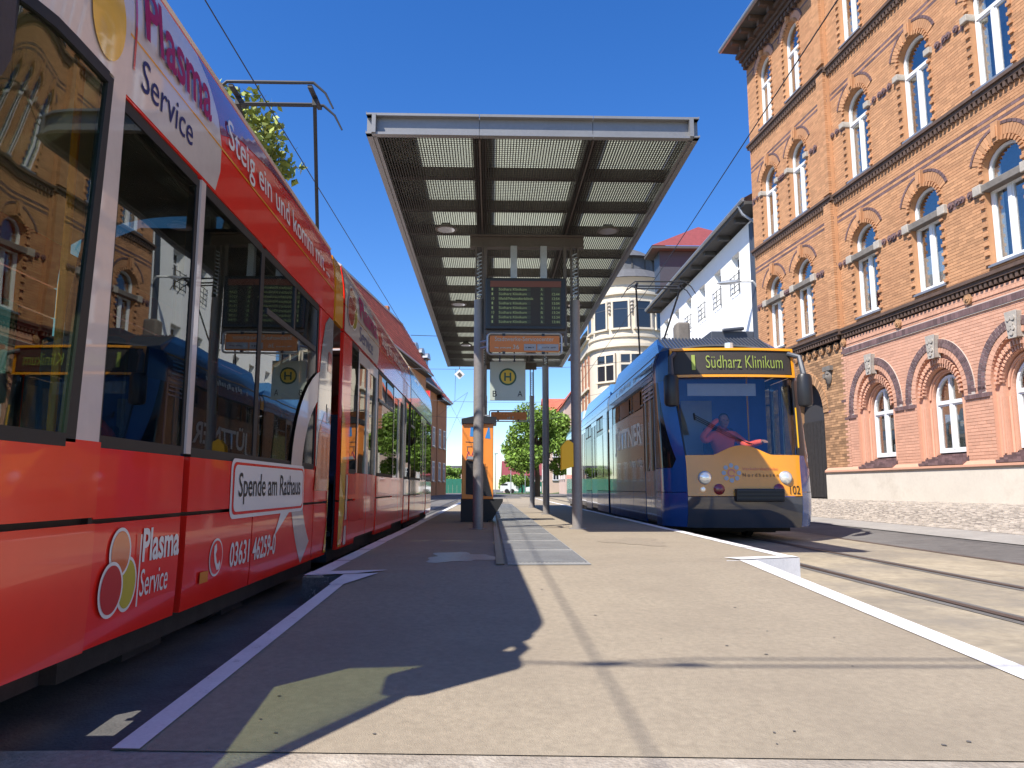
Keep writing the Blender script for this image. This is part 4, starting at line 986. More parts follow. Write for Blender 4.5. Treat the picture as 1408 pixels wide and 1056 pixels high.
# ================================================================ trams
class Tram:
    def __init__(T, label, loc, rz, P, name='tram'):
        T.P = P; T.t = thing(name, label, 'tram', loc, rz, 'trams at the stop', off=(0, 0, 0))
    def side(T, h):
        P = T.P; hw = P.get('hw', 1.15); sm = P['seam']; tp = P['top']
        if h <= .5: return hw - .012 * ((.5 - h) / .3) ** 2
        if h <= sm: return hw
        return hw - .045 * ((h - sm) / (tp - sm)) ** 2
    def roofpt(T, u):   # u -1..1 over the roof
        P = T.P; x = T.side(P['top']) * (math.copysign(1 - (1 - abs(u)) ** 1.0, u)); s_ = abs(u)
        return x, P['top'] + (P['crown'] - P['top']) * (1 - s_ ** 2.6)
    def yfr(T, h):
        pts = T.P['prof']
        for (a, p), (b, q) in zip(pts, pts[1:]):
            if h <= b: return p + (q - p) * max(0, (h - a)) / (b - a)
        return pts[-1][1]
    def nose(T, u, h):
        P = T.P; wf = P['wf'] + P.get('wg', 0) * min(1, max(0, (h - 1.2) / 1.4)); yj = P['yj']; s_ = abs(u); y0 = T.yfr(h); hw = T.side(h)
        if s_ <= .7: t = s_ / .7; x = t * wf; y = y0 + .10 * t ** 2.5
        else:
            t = (s_ - .7) / .3; y = y0 + .10 + (yj - y0 - .10) * t; tt = min(1, (y - y0 - .10) / .48)
            x = wf + (hw - wf) * (1 - (1 - tt) ** 2)
        return (math.copysign(x, u), y, h)
    def patch(T, name, m, u0, u1, lo, hi, nu=24, nv=6, off=0., parent=None, solid=.025, **pr):
        g = MB(); rows = []
        for j in range(nv + 1):
            r = []
            for i in range(nu + 1):
                u = u0 + (u1 - u0) * i / nu; a = lo(u) if callable(lo) else lo; b = hi(u) if callable(hi) else hi
                x, y, h = T.nose(u, a + (b - a) * j / nv)
                if off: x2, y2, _ = T.nose(u * .995, h); x += math.copysign(1, u) * off * min(1, abs(u) ** 3 * 1.2); y -= off * (1 - max(0, (abs(u) - .7) / .3))
                r.append((x, y, h))
            rows.append(r)
        g.grid(rows); return obj(name, g, m, parent or T.t, smooth=True, solid=solid, **pr)
    def npt(T, u, h, off=.004):
        x, y, _ = T.nose(u, h); return (x, y - off, h)
    def slab(T, name, m, s_, y0, y1, h0, h1, th=.03, out=0., parent=None, n=4, bevel=0, **pr):
        """side panel following the tumblehome; s_=+1/-1 side"""
        g = MB(); A = []; B = []
        for j in range(n + 1):
            h = h0 + (h1 - h0) * j / n; x = T.side(h) + out; A.append((s_ * x, h)); B.append((s_ * (x - th), h))
        rows = [[(p[0], y, p[1]) for p in A] + [(p[0], y, p[1]) for p in reversed(B)] for y in (y0, y1)]
        g.grid(rows, closed=True)
        for y, rv in ((y0, 0), (y1, 1)):
            for j in range(n):
                q = [(A[j][0], y, A[j][1]), (A[j + 1][0], y, A[j + 1][1]), (B[j + 1][0], y, B[j + 1][1]), (B[j][0], y, B[j][1])]
                g.quad(q)
        return obj(name, g, m, parent or T.t, **pr)
    def roof(T, y0, y1, m, top=None):
        g = MB(); n = 18; g.grid([[(T.roofpt(-1 + 2 * i / n)[0], y, T.roofpt(-1 + 2 * i / n)[1]) for i in range(n + 1)] for y in (y0, y1)])
        return obj('roof', g, m, T.t, smooth=True, solid=.03)
    def section(T, y0, y1, els, mats_side):
        """els: list of (ya, yb, kind); mats_side(side, kind, zone)->material"""
        P = T.P; sk, wb, wt, sm, tp = P['skirt'], P['wb'], P['wt'], P['seam'], P['top']
        for s_ in (1, -1):
            for ya, yb, kd in els:
                mm = lambda z: mats_side(s_, kd, z, ya)
                if kd in ('win', 'hop'):
                    T.slab('lower_panel', mm('low'), s_, ya + .008, yb - .008, sk, P['mid'] - .008)
                    T.slab('upper_panel', mm('mid'), s_, ya + .008, yb - .008, P['mid'] + .008, wb - .012)
                    w_ = T.slab('window', 'black', s_, ya + .0, ya + .03, wb, wt, th=.035, out=-.006)
                    T.slab('rubber_seal', 'black', s_, yb - .03, yb, wb, wt, th=.035, out=-.006, parent=w_)
                    T.slab('rubber_seal', 'black', s_, ya + .03, yb - .03, wb - .012, wb + .03, th=.035, out=-.006, parent=w_)
                    T.slab('rubber_seal', 'black', s_, ya + .03, yb - .03, wt - .035, wt + .01, th=.035, out=-.006, parent=w_)
                    T.slab('pane', 'tramglass', s_, ya + .03, yb - .03, wb + .03, wt - .035, th=.008, out=-.010, parent=w_)
                    if kd == 'hop':   # opening quarter light
                        hz = wt - .36
                        T.slab('sash_bar', 'blackp', s_, ya + .1, yb - .1, hz, hz + .035, th=.03, out=-.002, parent=w_)
                        T.slab('sash_bar', 'blackp', s_, (ya + yb) / 2 - .018, (ya + yb) / 2 + .018, hz + .036, wt - .04, th=.03, out=-.002, parent=w_)
                elif kd == 'door':
                    d = T.slab('door', mm('low'), s_, ya + .012, (ya + yb) / 2 - .008, sk + .05, wb, th=.03, out=-.008)
                    T.slab('door_panel', mm('low'), s_, (ya + yb) / 2 + .008, yb - .012, sk + .05, wb, th=.03, out=-.008, parent=d)
                    for a, b in ((ya + .012, (ya + yb) / 2 - .008), ((ya + yb) / 2 + .008, yb - .012)):
                        T.slab('door_frame', mm('frame'), s_, a, a + .07, wb, wt, out=-.008, parent=d); T.slab('door_frame', mm('frame'), s_, b - .07, b, wb, wt, out=-.008, parent=d)
                        T.slab('door_frame', mm('frame'), s_, a + .07, b - .07, wt - .12, wt, out=-.009, parent=d)
                        T.slab('pane', 'tramglass', s_, a + .07, b - .07, wb + .005, wt - .12, th=.008, out=-.018, parent=d)
                elif kd == 'post': T.slab('post', mm('post'), s_, ya, yb, wb - .0, wt + .004, th=.05, out=.004)
                elif kd == 'solid':
                    T.slab('side_panel', mm('mid'), s_, ya + .008, yb - .008, wb - .012, wt, th=.03); T.slab('lower_panel', mm('low'), s_, ya + .008, yb - .008, sk, P['mid'] - .008); T.slab('upper_panel', mm('mid'), s_, ya + .008, yb - .008, P['mid'] + .008, wb - .012)
            T.slab('panel_gap', 'black', s_, y0, y1, sk + .02, wb - .02, th=.012, out=-.034)
            T.slab('eaves_panel', mats_side(s_, 'eaves', 'e1', y0), s_, y0, y1, wt + .012, sm - .006); T.slab('roof_side_panel', mats_side(s_, 'eaves', 'e2', y0), s_, y0, y1, sm + .006, tp, n=8)
        T.roof(y0, y1, mats_side(0, 'roof', 'roof', y0))
        g = MB(); g.box(-1.05, 1.05, y0 + .05, y1 - .05, .12, .30); 
        y = y0 + .6
        while y < y1 - .8: g.box(-1.0, 1.0, y, y + .35, .02 + .05, .12); y += 1.1
        obj('underframe', g, 'dark', T.t)
        g = MB(); g.box(-1.08, 1.08, y0 + .03, y1 - .03, .34, .38); obj('floor', g, 'blackp', T.t)
        # seats and poles
        y = y0 + .8
        while y < y1 - .9:
            for sx in (-.85, -.42, .42, .85):
                g = MB(); g.box(sx - .20, sx + .20, y, y + .42, .78, .86); g.box(sx - .2, sx + .2, y + .38, y + .46, .86, 1.5); g.box(sx - .06, sx + .06, y + .1, y + .3, .38, .78); obj('seat', g, 'seat', T.t, bevel=.03)
            for sx in (-.62, .62): g = MB(); g.tube([(sx, y - .15, .38), (sx, y - .15, P['crown'] - .12)], .017, 6); obj('grab_pole', g, 'amber', T.t)
            y += 1.25
    def bogie(T, y):
        for s_ in (-.53, .53):
            for k in (-.85, .85):
                g = MB(); g.tube([(s_ - .05, y + k, .30), (s_ + .05, y + k, .30)], .30, 20); g.tube([(s_ - .08, y + k, .3), (s_ + .08, y + k, .3)], .12, 10); obj('wheel', g, 'dark', T.t, smooth=True)
        for s_ in (-.95, .95):
            for k in (-.5, .1, .5):
                g = MB(); g.tube([(s_, y + k, .30), (s_ + .02, y + k, .12), (s_ - .04, y + k + .05, .07)], [.05, .06, .04], 8); g.box(s_ - .06, s_ + .06, y + k + .1, y + k + .3, .10, .26); obj('brake_gear', g, 'dark', T.t)
    def bellows(T, y0, y1, topm):
        P = T.P; g = MB(); n = 7; rows = []
        outl = [(1.02, .3), (1.02, P['wt'] + .1), (.95, P['top'] - .02), (.5, P['crown'] - .12), (-.5, P['crown'] - .12), (-.95, P['top'] - .02), (-1.02, P['wt'] + .1), (-1.02, .3)]
        for i in range(n * 2 + 1):
            k = 1.03 if i % 2 else .955; y = y0 + (y1 - y0) * i / (2 * n); rows.append([(p[0] * k, y, p[1]) for p in outl])
        g.grid(rows); obj('bellows', g, 'black', T.t)
        for s_ in (1, -1):
            if topm: T.slab('joint_cover', topm, s_, y0 + .06, y1 - .06, P['wt'] + .02, P['top'] - .02, out=.0, n=6); 
    def pantograph(T, y, hh, m='wire'):
        W = T.P['pw']; D = T.P['pd']; g = MB(); c = T.P['crown'] + T.P.get('pl', .1)
        t = obj('pantograph', g.box(-.45, .45, y - .3, y + .5, T.P['crown'], c + .04), 'dark', T.t)
        g = MB(); yy = y - .25
        for s_ in (-1, 1):
            g.tube([(s_ * .08, y + .2, c + .05), (s_ * .14, y + 1.5, c + (hh - c) * .15), (s_ * T.P['pw'] * .62, yy, hh - .12)], .023, 8)
        g.tube([(-W * .62, yy, hh - .12), (W * .62, yy, hh - .12)], .018, 6); obj('upper_arm', g, m, t, smooth=True)
        for k, yk in enumerate((yy - D, yy + D)):
            g = MB(); g.tube([(-W, yk, hh - .30), (-W * .87, yk, hh - .12), (-W * .68, yk, hh)] + [(W * .68 * (i / 2 - 1), yk, hh) for i in range(1, 4)] + [(W * .68, yk, hh), (W * .87, yk, hh - .12), (W, yk, hh - .30)], [.010, .013, .018, .020, .020, .020, .018, .013, .010], 8); obj('collector_bow', g, m, t, smooth=True)
        for s_ in (-1, 1): g = MB(); g.bar((s_ * W * .62, yy - D, hh - .04), (s_ * W * .62, yy + D, hh - .04), .05, .03); g.bar((s_ * W * .62, yy, hh - .14), (s_ * W * .62, yy, hh - .02), .05, .05); obj('bow_spring', g, m, t)
        return t
# ---------------------------------------------------------------- red tram
RP = dict(pw=.70, pd=.25, skirt=.23, mid=.64, wb=.895, wt=2.115, seam=2.37, top=2.72, crown=3.02, wf=.92, yj=1.54,
          prof=[(.23, .10), (.45, .0), (.9, .04), (2.1, .58), (2.7, .84), (3.0, 1.0)])
RY = .98
rt = Tram('red and cream articulated tram covered in blood plasma advertising at the left platform edge', (-2.45, RY, -.75), 0, RP)
T = rt; t = rt.t
def rloc(y): return y - RY
def rmats(s_, kd, z, y):
    if kd == 'roof': return 'cream'
    if kd == 'eaves': return 'red' if y < 9 else 'blued'
    if kd == 'post': return 'cream'
    if z == 'frame': return 'cream'
    if y > 9: return 'greyp' if z != 'low' else 'red'
    return 'red'
T.section(1.54, 5.12, [(1.54, 2.26, 'win'), (2.26, 2.31, 'post'), (2.31, 3.22, 'win'), (3.22, 4.64, 'hop'), (4.64, 5.12, 'solid')], rmats)
T.bellows(5.12, 5.56, 'amber')
T.section(5.56, 11.09, [(5.56, 5.99, 'solid'), (5.99, 6.39, 'win'), (6.39, 7.69, 'door'), (7.69, 9.14, 'hop'), (9.14, 10.44, 'door'), (10.44, 11.09, 'win')], rmats)
T.bellows(11.09, 11.29, 'amber')
T.section(11.29, 15.64, [(11.29, 12.04, 'hop'), (12.04, 13.14, 'win'), (13.14, 14.34, 'door'), (14.34, 15.64, 'win')], rmats)
g = MB(); g.box(-1.1, 1.1, 15.64, 15.69, .3, 2.9); obj('rear_panel', g, 'red', t)
T.bogie(3.04); T.bogie(8.64); T.bogie(13.64)
# end solid panels recoloured: cream swoosh panel before the joint
LSK = RP
T.patch('skirt_panel', 'redor', -1, 1, .23, .635, 140, 5)
T.patch('front_panel', 'redor', -1, 1, .655, lambda u: .90 + .12 * max(0, abs(u) - .93) * 0, 140, 5)
T.patch('panel_gap', 'black', -1, 1, .60, .69, 60, 1, off=-.03, solid=.01)
T.patch('windscreen', 'screenglass', -.70, .70, .92, 2.42, 24, 8, solid=.008)
for s_ in (-1, 1):
    a, b = sorted((s_ * .70, s_ * .745)); T.patch('pillar', 'blackp', a, b, .90, 2.42, 3, 8)
    a, b = sorted((s_ * .745, s_ * .955)); T.patch('cab_window', 'cabglass', a, b, .90, 2.115, 8, 6, solid=.008)
    a, b = sorted((s_ * .955, s_ * .967)); T.patch('rubber_seal', 'black', a, b, .89, 2.13, 2, 6)
    a, b = sorted((s_ * .745, s_ * .955)); T.patch('rubber_seal', 'black', a, b, 2.10, 2.14, 6, 2, off=.002)
    a, b = sorted((s_ * .745, s_ * .955)); T.patch('rubber_seal', 'black', a, b, .875, .915, 6, 2, off=.002)
    a, b = sorted((s_ * .967, s_ * .997)); T.patch('pillar', 'cream', a, b, .90, 2.14, 3, 6)
    a, b = sorted((s_ * .745, s_ * .997)); T.patch('flank_panel', 'cream', a, b, 2.14, 2.72, 8, 6)
    T.slab('door_seam', 'black', s_, 1.525, 1.55, .23, 2.72, th=.04, out=-.003, n=8)
T.patch('destination_box', 'gloss', -.745, .745, 2.42, 2.72, 20, 4)
g = MB(); rows = []
for j in range(5):
    q = j / 4; r = []
    for i in range(25):
        u = -1 + 2 * i / 24; p = T.nose(u, 2.72); rx_, rh = T.roofpt(u); e = (rx_, RP['yj'], rh)
        r.append((p[0] + (e[0] - p[0]) * q, p[1] + (e[1] - p[1]) * q, p[2] + (e[2] - p[2]) * (1 - (1 - q) ** 2)))
    rows.append(r)
g.grid(rows); obj('roof_cap', g, 'cream', t, smooth=True, solid=.02)
g = MB(); g.box(-1.0, 1.0, .55, 1.0, .34, .95); g.box(-.9, .9, .30, .6, .9, 1.0); obj('cab_desk', g, 'blackp', t, bevel=.03)
g = MB(); g.box(-.25, .25, 1.0, 1.1, .4, 1.6); obj('cab_seat', g, 'seat', t, bevel=.04)
g = MB(); g.box(-.92, .92, .35, 1.58, .10, .32); g.box(-1.0, 1.0, 1.0, 1.58, .12, .30); obj('underframe', g, 'dark', t)
# exterior mirror near the roof front corner
g = MB(); g.box(.98, 1.14, .74, 1.0, 1.80, 2.45, 0); mr_ = obj('wing_mirror', g, 'blackp', t, bevel=.04)
g = MB(); g.tube([(1.08, .84, 2.40), (1.06, .95, 2.58), (.98, 1.25, 2.62)], .03, 8); obj('mirror_arm', g, 'blackp', mr_, smooth=True)
T.pantograph(7.35, 5.2)
# decals on the platform side
def RS(eps=.003): return lambda a, b: (T_r.side(b + .75) + eps, a - RY, b + .75)      # a = world y, b = world height (above eye)
T_r = rt
def decal(name, poly, m, eps=.003, parent=None, tramobj=None, **pr):
    """flat print: polygon of (world y, world z) laid on the tram's side, cut into strips so that it follows the curve"""
    zs = [p[1] for p in poly]; lo, hi = min(zs), max(zs); g = MB(); n = max(1, int((hi - lo) / .05)) if hi > 1.60 else max(1, int((hi - lo) / .5))
    F = RS(eps)
    for j in range(n):
        a, b = lo + (hi - lo) * j / n, lo + (hi - lo) * (j + 1) / n; P = poly
        for cut, keep in ((a, 1), (b, -1)):
            Q = []
            for i in range(len(P)):
                p, q = P[i], P[(i + 1) % len(P)]; dp, dq = (p[1] - cut) * keep, (q[1] - cut) * keep
                if dp >= 0: Q.append(p)
                if (dp > 0) != (dq > 0) and dp != dq: k = dp / (dp - dq); Q.append((p[0] + (q[0] - p[0]) * k, p[1] + (q[1] - p[1]) * k))
            P = Q
            if not P: break
        if len(P) > 2: g.quad([F(*p) for p in P])
    return obj(name, g, m, parent or t, **pr)
def ell(cy, cz, ry, rz2, n=36, a0=0, a1=360): return [(cy + ry * math.cos(R(a0 + (a1 - a0) * i / n)), cz + rz2 * math.sin(R(a0 + (a1 - a0) * i / n))) for i in range(n)]
# upper livery: white field with circular right edge, magenta then red behind it
wf = [(2.53, 1.385), (3.40, 1.385), (3.45, 1.50), (3.45, 1.62), (3.40, 1.76), (3.30, 1.88), (3.2, 1.945), (2.53, 1.945)]
decal('white_print', wf, 'cream', .003)
decal('magenta_print', [(3.2, 1.948), (3.30, 1.88), (3.40, 1.76), (3.44, 1.68), (3.75, 1.80), (4.4, 1.90), (5.3, 1.948)], 'purple', .003)
decal('seam_print', [(2.53, 1.612), (6.06, 1.612), (6.06, 1.622), (2.53, 1.622)], 'amber', .004)
text('lettering', 'Plasma', t, 'magtext', RS(.013), 2.63, 1.66, .66, .235, bold=.018)
text('lettering', 'Service', t, 'navy', RS(.006), 2.63, 1.46, .48, .125)
decal('red_print', [(2.56, 1.5), (2.575, 1.5), (2.575, 1.94), (2.56, 1.94)], 'redball', .006)
text('lettering', 'Steig ein und komm mit ...', t, 'wprint', RS(.011), 3.52, 1.615, 2.35, .20, bold=.006)
decal('yellow_print', ell(2.36, 1.58, .11, .16), 'yel', .018); decal('red_print', ell(2.20, 1.68, .07, .10), 'redball', .020)
# lower logo and writing
def ball(cy, cz, ry, rz2, m, e):
    decal('white_print', ell(cy, cz, ry + .012, rz2 + .012), 'wprint', e); decal('coloured_print', ell(cy, cz, ry, rz2), m, e + .0015)
ball(2.79, -.34, .062, .085, 'yelgreen', .003); ball(2.72, -.225, .066, .075, 'orangeball', .006); ball(2.665, -.345, .072, .082, 'redball', .009)
decal('white_print', [(2.862, -.43), (2.872, -.43), (2.872, -.17), (2.862, -.17)], 'wprint', .010)
text('lettering', 'Plasma', t, 'wprint', RS(.004), 2.895, -.275, .33, .125, bold=.025)
text('lettering', 'Service', t, 'wprint', RS(.004), 2.895, -.40, .24, .10)
def rrect(y0, y1, z0, z1, r, n=6):
    P = []
    for cy, cz, a in ((y1 - r, z1 - r, 0), (y0 + r, z1 - r, 90), (y0 + r, z0 + r, 180), (y1 - r, z0 + r, 270)): P += [(cy + r * math.cos(R(a + 90 * i / n)), cz + r * math.sin(R(a + 90 * i / n))) for i in range(n + 1)]
    return P
decal('white_print', rrect(3.82, 5.30, -.155, .150, .05), 'wprint', .003); decal('red_print', rrect(3.845, 5.28, -.135, .132, .045), 'red', .0045); decal('white_print', rrect(3.865, 5.26, -.120, .118, .04), 'wprint', .006)
decal('white_print', [(4.75, -.15), (4.95, -.15), (4.62, -.29)], 'wprint', .003)
text('lettering', 'Spende am Rathaus', t, 'black', RS(.008), 3.93, -.085, 1.26, .165, bold=.008)
text('lettering', '03631 46259-0', t, 'wprint', RS(.004), 3.86, -.395, .80, .125, bold=.014)
decal('white_print', ell(3.67, -.325, .088, .088), 'wprint', .003); decal('red_print', ell(3.67, -.325, .078, .078), 'red', .0045)
decal('white_print', [(3.635, -.27), (3.66, -.26), (3.668, -.29), (3.655, -.31), (3.675, -.35), (3.695, -.36), (3.71, -.34), (3.725, -.36), (3.71, -.385), (3.68, -.385), (3.645, -.345), (3.63, -.30)], 'wprint', .006)
decal('marker_lamp', [(3.47, -.425), (3.57, -.425), (3.57, -.375), (3.47, -.375)], 'amberlens', .008)
# swoosh around the joint (cream ring, orange and red inside)
def ringp(cy, cz, r0, r1, z0, z1, a0, a1): 
    P = [(cy + r1[0] * math.cos(R(a0 + (a1 - a0) * i / 24)), cz + r1[1] * math.sin(R(a0 + (a1 - a0) * i / 24))) for i in range(25)]; Q = [(cy + r0[0] * math.cos(R(a0 + (a1 - a0) * i / 24)), cz + r0[1] * math.sin(R(a0 + (a1 - a0) * i / 24))) for i in range(25)]
    return P, Q
P_, Q_ = ringp(6.15, .10, (.92, .66), (1.20, .85), 0, 0, 90, 262)
g = MB(); F = RS(.0022)
for i in range(24):
    q = [P_[i], P_[i + 1], Q_[i + 1], Q_[i]]
    if max(p[0] for p in q) < 6.08 and min(p[1] for p in q) > -.52: g.quad([F(*p) for p in q])
obj('swoosh_print', g, 'cream', t)
decal('swoosh_print', [(5.62, .16), (6.09, .16), (6.09, 1.36), (5.93, 1.36), (5.80, 1.28), (5.70, 1.05), (5.64, .75), (5.62, .5)], 'greyp', .004)
decal('orange_print', [(5.64, .12), (5.70, .42), (5.86, .58), (6.09, .62), (6.09, .10), (6.09, -.02), (5.6, -.02)], 'orangeball', .006)
decal('yellow_print', [(6.00, -.50), (6.09, -.50), (6.09, .02), (6.05, -.05), (6.07, -.25)], 'yel', .006)
decal('yellow_print', [(6.56, -.50), (6.70, -.50), (6.78, -.2), (6.80, .2), (6.70, .60), (6.56, .75)], 'yel', .006)
decal('white_print', [(6.80, -.50), (6.92, -.50), (6.92, .12), (6.84, .12), (6.82, -.2)], 'cream', .005)
decal('warning_print', [(5.93, .92), (6.06, .92), (6.06, 1.08), (5.93, 1.08)], 'redball', .007)
decal('button_print', rrect(5.93, 6.05, .50, .66, .02), 'greyp', .008); decal('button_print', rrect(5.95, 6.03, .53, .63, .02), 'cream', .010)
# second section upper livery
decal('white_print', [(6.56, 1.385), (8.5, 1.385), (8.6, 1.5), (8.6, 1.7), (8.45, 1.85), (8.2, 1.945), (6.56, 1.945)], 'cream', .003)
decal('seam_print', [(6.56, 1.612), (12.0, 1.612), (12.0, 1.622), (6.56, 1.622)], 'amber', .004)
ball(6.98, 1.62, .16, .13, 'yelgreen', .006); ball(6.92, 1.76, .16, .11, 'orangeball', .008); ball(6.82, 1.62, .16, .13, 'redball', .010)
text('lettering', 'Plasma', t, 'magtext', RS(.013), 7.3, 1.66, 1.1, .23, bold=.018); text('lettering', 'Service', t, 'navy', RS(.006), 7.3, 1.44, .85, .15)
text('lettering', 'Steig ein und komm mit ...', t, 'wprint', RS(.012), 8.8, 1.64, 3.1, .2, bold=.006)
# ---------------------------------------------------------------- blue tram
BP = dict(hw=1.175, wg=.11, pw=.86, pd=.2, skirt=.24, mid=.76, wb=1.12, wt=2.68, seam=2.80, top=3.05, crown=3.25, wf=.88, yj=1.05, pl=.1,
          prof=[(.23, .10), (.45, .02), (.70, .0), (1.33, .06), (2.60, .40), (3.07, .46), (3.3, .6)])
bt = Tram('blue and orange articulated tram with number 102 coming along the right platform edge', (3.92, 11.45, -.83), -R(1.1), BP)
T = bt; t = bt.t
def bmats(s_, kd, z, y):
    if kd == 'roof': return 'slate'
    if kd == 'eaves':
        return 'blued' if y < 6 else ('bluel' if y < 14 else 'lightp')
    if kd == 'post': return 'blued'
    if z == 'frame': return 'greyp'
    if kd == 'door': return 'greyp'
    if y < 6: return 'blued'
    if y < 7.2: return 'brownp' if z == 'mid' else 'blued'
    if y < 15: return 'greenp' if kd == 'hop' and z == 'mid' else 'blued'
    return 'lightp' if z == 'mid' else 'greyp'
T.section(1.05, 6.55, [(1.05, 2.0, 'door'), (2.0, 3.3, 'hop'), (3.3, 5.0, 'hop'), (5.0, 6.0, 'win'), (6.0, 6.55, 'solid')], bmats)
T.bellows(6.55, 6.85, 'amber')
T.section(6.85, 13.2, [(6.85, 7.7, 'solid'), (7.7, 9.1, 'hop'), (9.1, 10.4, 'door'), (10.4, 11.9, 'hop'), (11.9, 13.2, 'door')], bmats)
T.bellows(13.2, 13.5, 'amber')
T.section(13.5, 19.2, [(13.5, 14.9, 'door'), (14.9, 16.4, 'hop'), (16.4, 17.6, 'solid'), (17.6, 19.2, 'solid')], bmats)
g = MB(); g.box(-1.1, 1.1, 19.2, 19.25, .3, 3.1); obj('rear_panel', g, 'lightp', t)
T.bogie(2.6); T.bogie(8.2); T.bogie(16)
# brown wrap over windows with large letters
def BS(eps=.004): return lambda a, b: (-(bt.side(b) + eps), -a, b)
def bdecal(name, y0, y1, h0, h1, m, eps=.002):
    g = MB(); n = max(1, int((h1 - h0) / .2)); F = BS(eps)
    g.grid([[F(-y0, h0 + (h1 - h0) * j / n), F(-y1, h0 + (h1 - h0) * j / n)] for j in range(n + 1)]); return obj(name, g, m, t)
bdecal('brown_print', 2.05, 5.9, 1.0, 2.28, 'brownp', .001)
for (a, b) in ((2.35, 3.05), (3.6, 4.75)): bdecal('small_window', a, b, 2.30, 2.62, 'darkglass', .004)
text('lettering', 'JÜTTNER', t, 'wprint', BS(.006), -5.6, 1.52, 3.35, .62, bold=.02)
marks(t, 'bluel', BS(.006), -3.6, 1.22, 1.4, .16, 12, 3)
marks(t, 'wprint', BS(.006), -5.4, 2.87, 2.6, .13, 18, 4)
bdecal('brown_print', 6.95, 7.65, 1.1, 2.7, 'brownp', .004)
bdecal('green_print', 7.8, 9.0, 1.12, 2.2, 'greenp', .002)
for k in range(9): bdecal('stripe_print', 1.10 + .02 * k, 2.0 + .05 * k, 2.36 + k * .075, 2.39 + k * .075, 'bluel', .0065)
# roof fairings with slats
for (ya, yb) in ((.95, 6.5), (6.9, 13.1), (13.6, 18.8)):
    g = MB()
    for s_ in (-1, 1): g.quad([(s_ * 1.08, ya, 3.08), (s_ * 1.08, yb, 3.08), (s_ * .93, yb, 3.56), (s_ * .93, ya + .9, 3.50)])
    g.quad([(-.93, ya + .9, 3.50), (.93, ya + .9, 3.50), (.93, yb, 3.56), (-.93, yb, 3.56)]); g.quad([(-1.08, ya, 3.08), (1.08, ya, 3.08), (.93, ya + .9, 3.50), (-.93, ya + .9, 3.50)])
    fr = obj('roof_fairing', g, 'blued' if ya < 6 else ('bluel' if ya < 13 else 'lightp'), t, solid=.02)
    g = MB()
    for s_ in (-1, 1): g.bar((s_ * 1.09, ya, 3.075), (s_ * 1.09, yb, 3.075), .035, .03)
    obj('edge_strip', g, 'yel', fr)
    if ya < 6:
        g = MB()
        for k in range(30): x = -.9 + k * 1.8 / 29; g.bar((x, ya + .06, 3.13), (x, ya + .9, 3.53), .022, .03)
        obj('slats', g, 'greyt', fr, kind='stuff')
# nose
for s_ in (-1, 1):
    a, b = sorted((s_ * .70, s_ * .985)); T.patch('flank_panel', 'blue', a, b, .24, .76, 8, 5)
    T.patch('flank_panel', 'blue', a, b, .77, lambda u: 1.14 if abs(u) > .73 else 1.33, 10, 4)
    # side cab window: black, widening downwards
    cu = lambda h: .725 + .13 * (h - 1.15) / 1.4
    g = MB(); rows = []
    for j in range(9):
        h = 1.15 + 1.42 * j / 8; rows.append([T.nose(s_ * (cu(h) + (.975 - cu(h)) * i / 8), h) for i in range(9)])
    g.grid(rows); obj('cab_window', g, 'blackg', t, smooth=True, solid=.02)
    g = MB(); rows = []
    for j in range(9):
        h = 1.15 + 1.42 * j / 8; rows.append([T.nose(s_ * (.70 + (cu(h) - .70) * i / 4), h) for i in range(5)])
    g.grid(rows); obj('pillar_panel', g, 'blackp' if s_ > 0 else 'blue', t, smooth=True, solid=.02)
    a, b = sorted((s_ * .70, s_ * .735)); T.patch('pillar', 'blackp', *sorted((s_ * .682, s_ * .70)), 1.33, 2.60, 3, 8)
    a, b = sorted((s_ * .975, s_ * .985)); T.patch('pillar_panel', 'blue', a, b, 1.15, 2.57, 2, 8)
    a, b = sorted((s_ * .72, s_ * .985)); T.patch('flank_panel', 'blued', a, b, 2.57, 3.08, 8, 4)
    T.slab('door_seam', 'black', s_, 1.02, 1.055, .24, 3.05, th=.04, out=-.003, n=8)
T.patch('yellow_strip', 'yel', .686, .698, 1.45, 2.1, 2, 8, off=.012)
T.patch('skirt_panel', 'gloss', -.70, .70, .23, .695, 24, 5)
T.patch('front_panel', 'amber', -.70, .70, .705, lambda u: 1.335 + .15 * math.cos(min(1, abs(u + .02) / .36) * math.pi / 2) ** 1.3, 30, 6)
T.patch('windscreen', 'screenglass', -.682, .682, lambda u: 1.34 + .15 * math.cos(min(1, abs(u + .02) / .36) * math.pi / 2) ** 1.3, 2.585, 24, 8, solid=.008)
T.patch('destination_box', 'blackp', -.72, .72, 2.60, 3.08, 20, 4)
T.patch('destination_screen', 'screen', -.665, .665, 2.655, 3.03, 20, 4, off=.028, solid=0)
for (u0, u1, a, b) in ((-.70, .70, 2.60, 2.64), (-.70, .70, 3.045, 3.085)): T.patch('screen_frame', 'amber', u0, u1, a, b, 20, 1, off=.04, solid=.02)
for u0 in (-.70, .675): T.patch('screen_frame', 'amber', u0, u0 + .025, 2.64, 3.045, 1, 4, off=.04, solid=.02)
NS = lambda eps: (lambda a, b: T_b.npt(a / .88 * .7, b, eps))
T_b = bt
text('lettering', 'Südharz Klinikum', t, 'lcd2', NS(.050), -.40, 2.75, 1.12, .21, bold=-.008)
for k in range(1):
    g = MB(); F = NS(.050); g.quad([F(-.60, 2.72), F(-.55, 2.72), F(-.55, 2.97), F(-.60, 2.97)]); obj('lettering', g, 'lcd2', t)
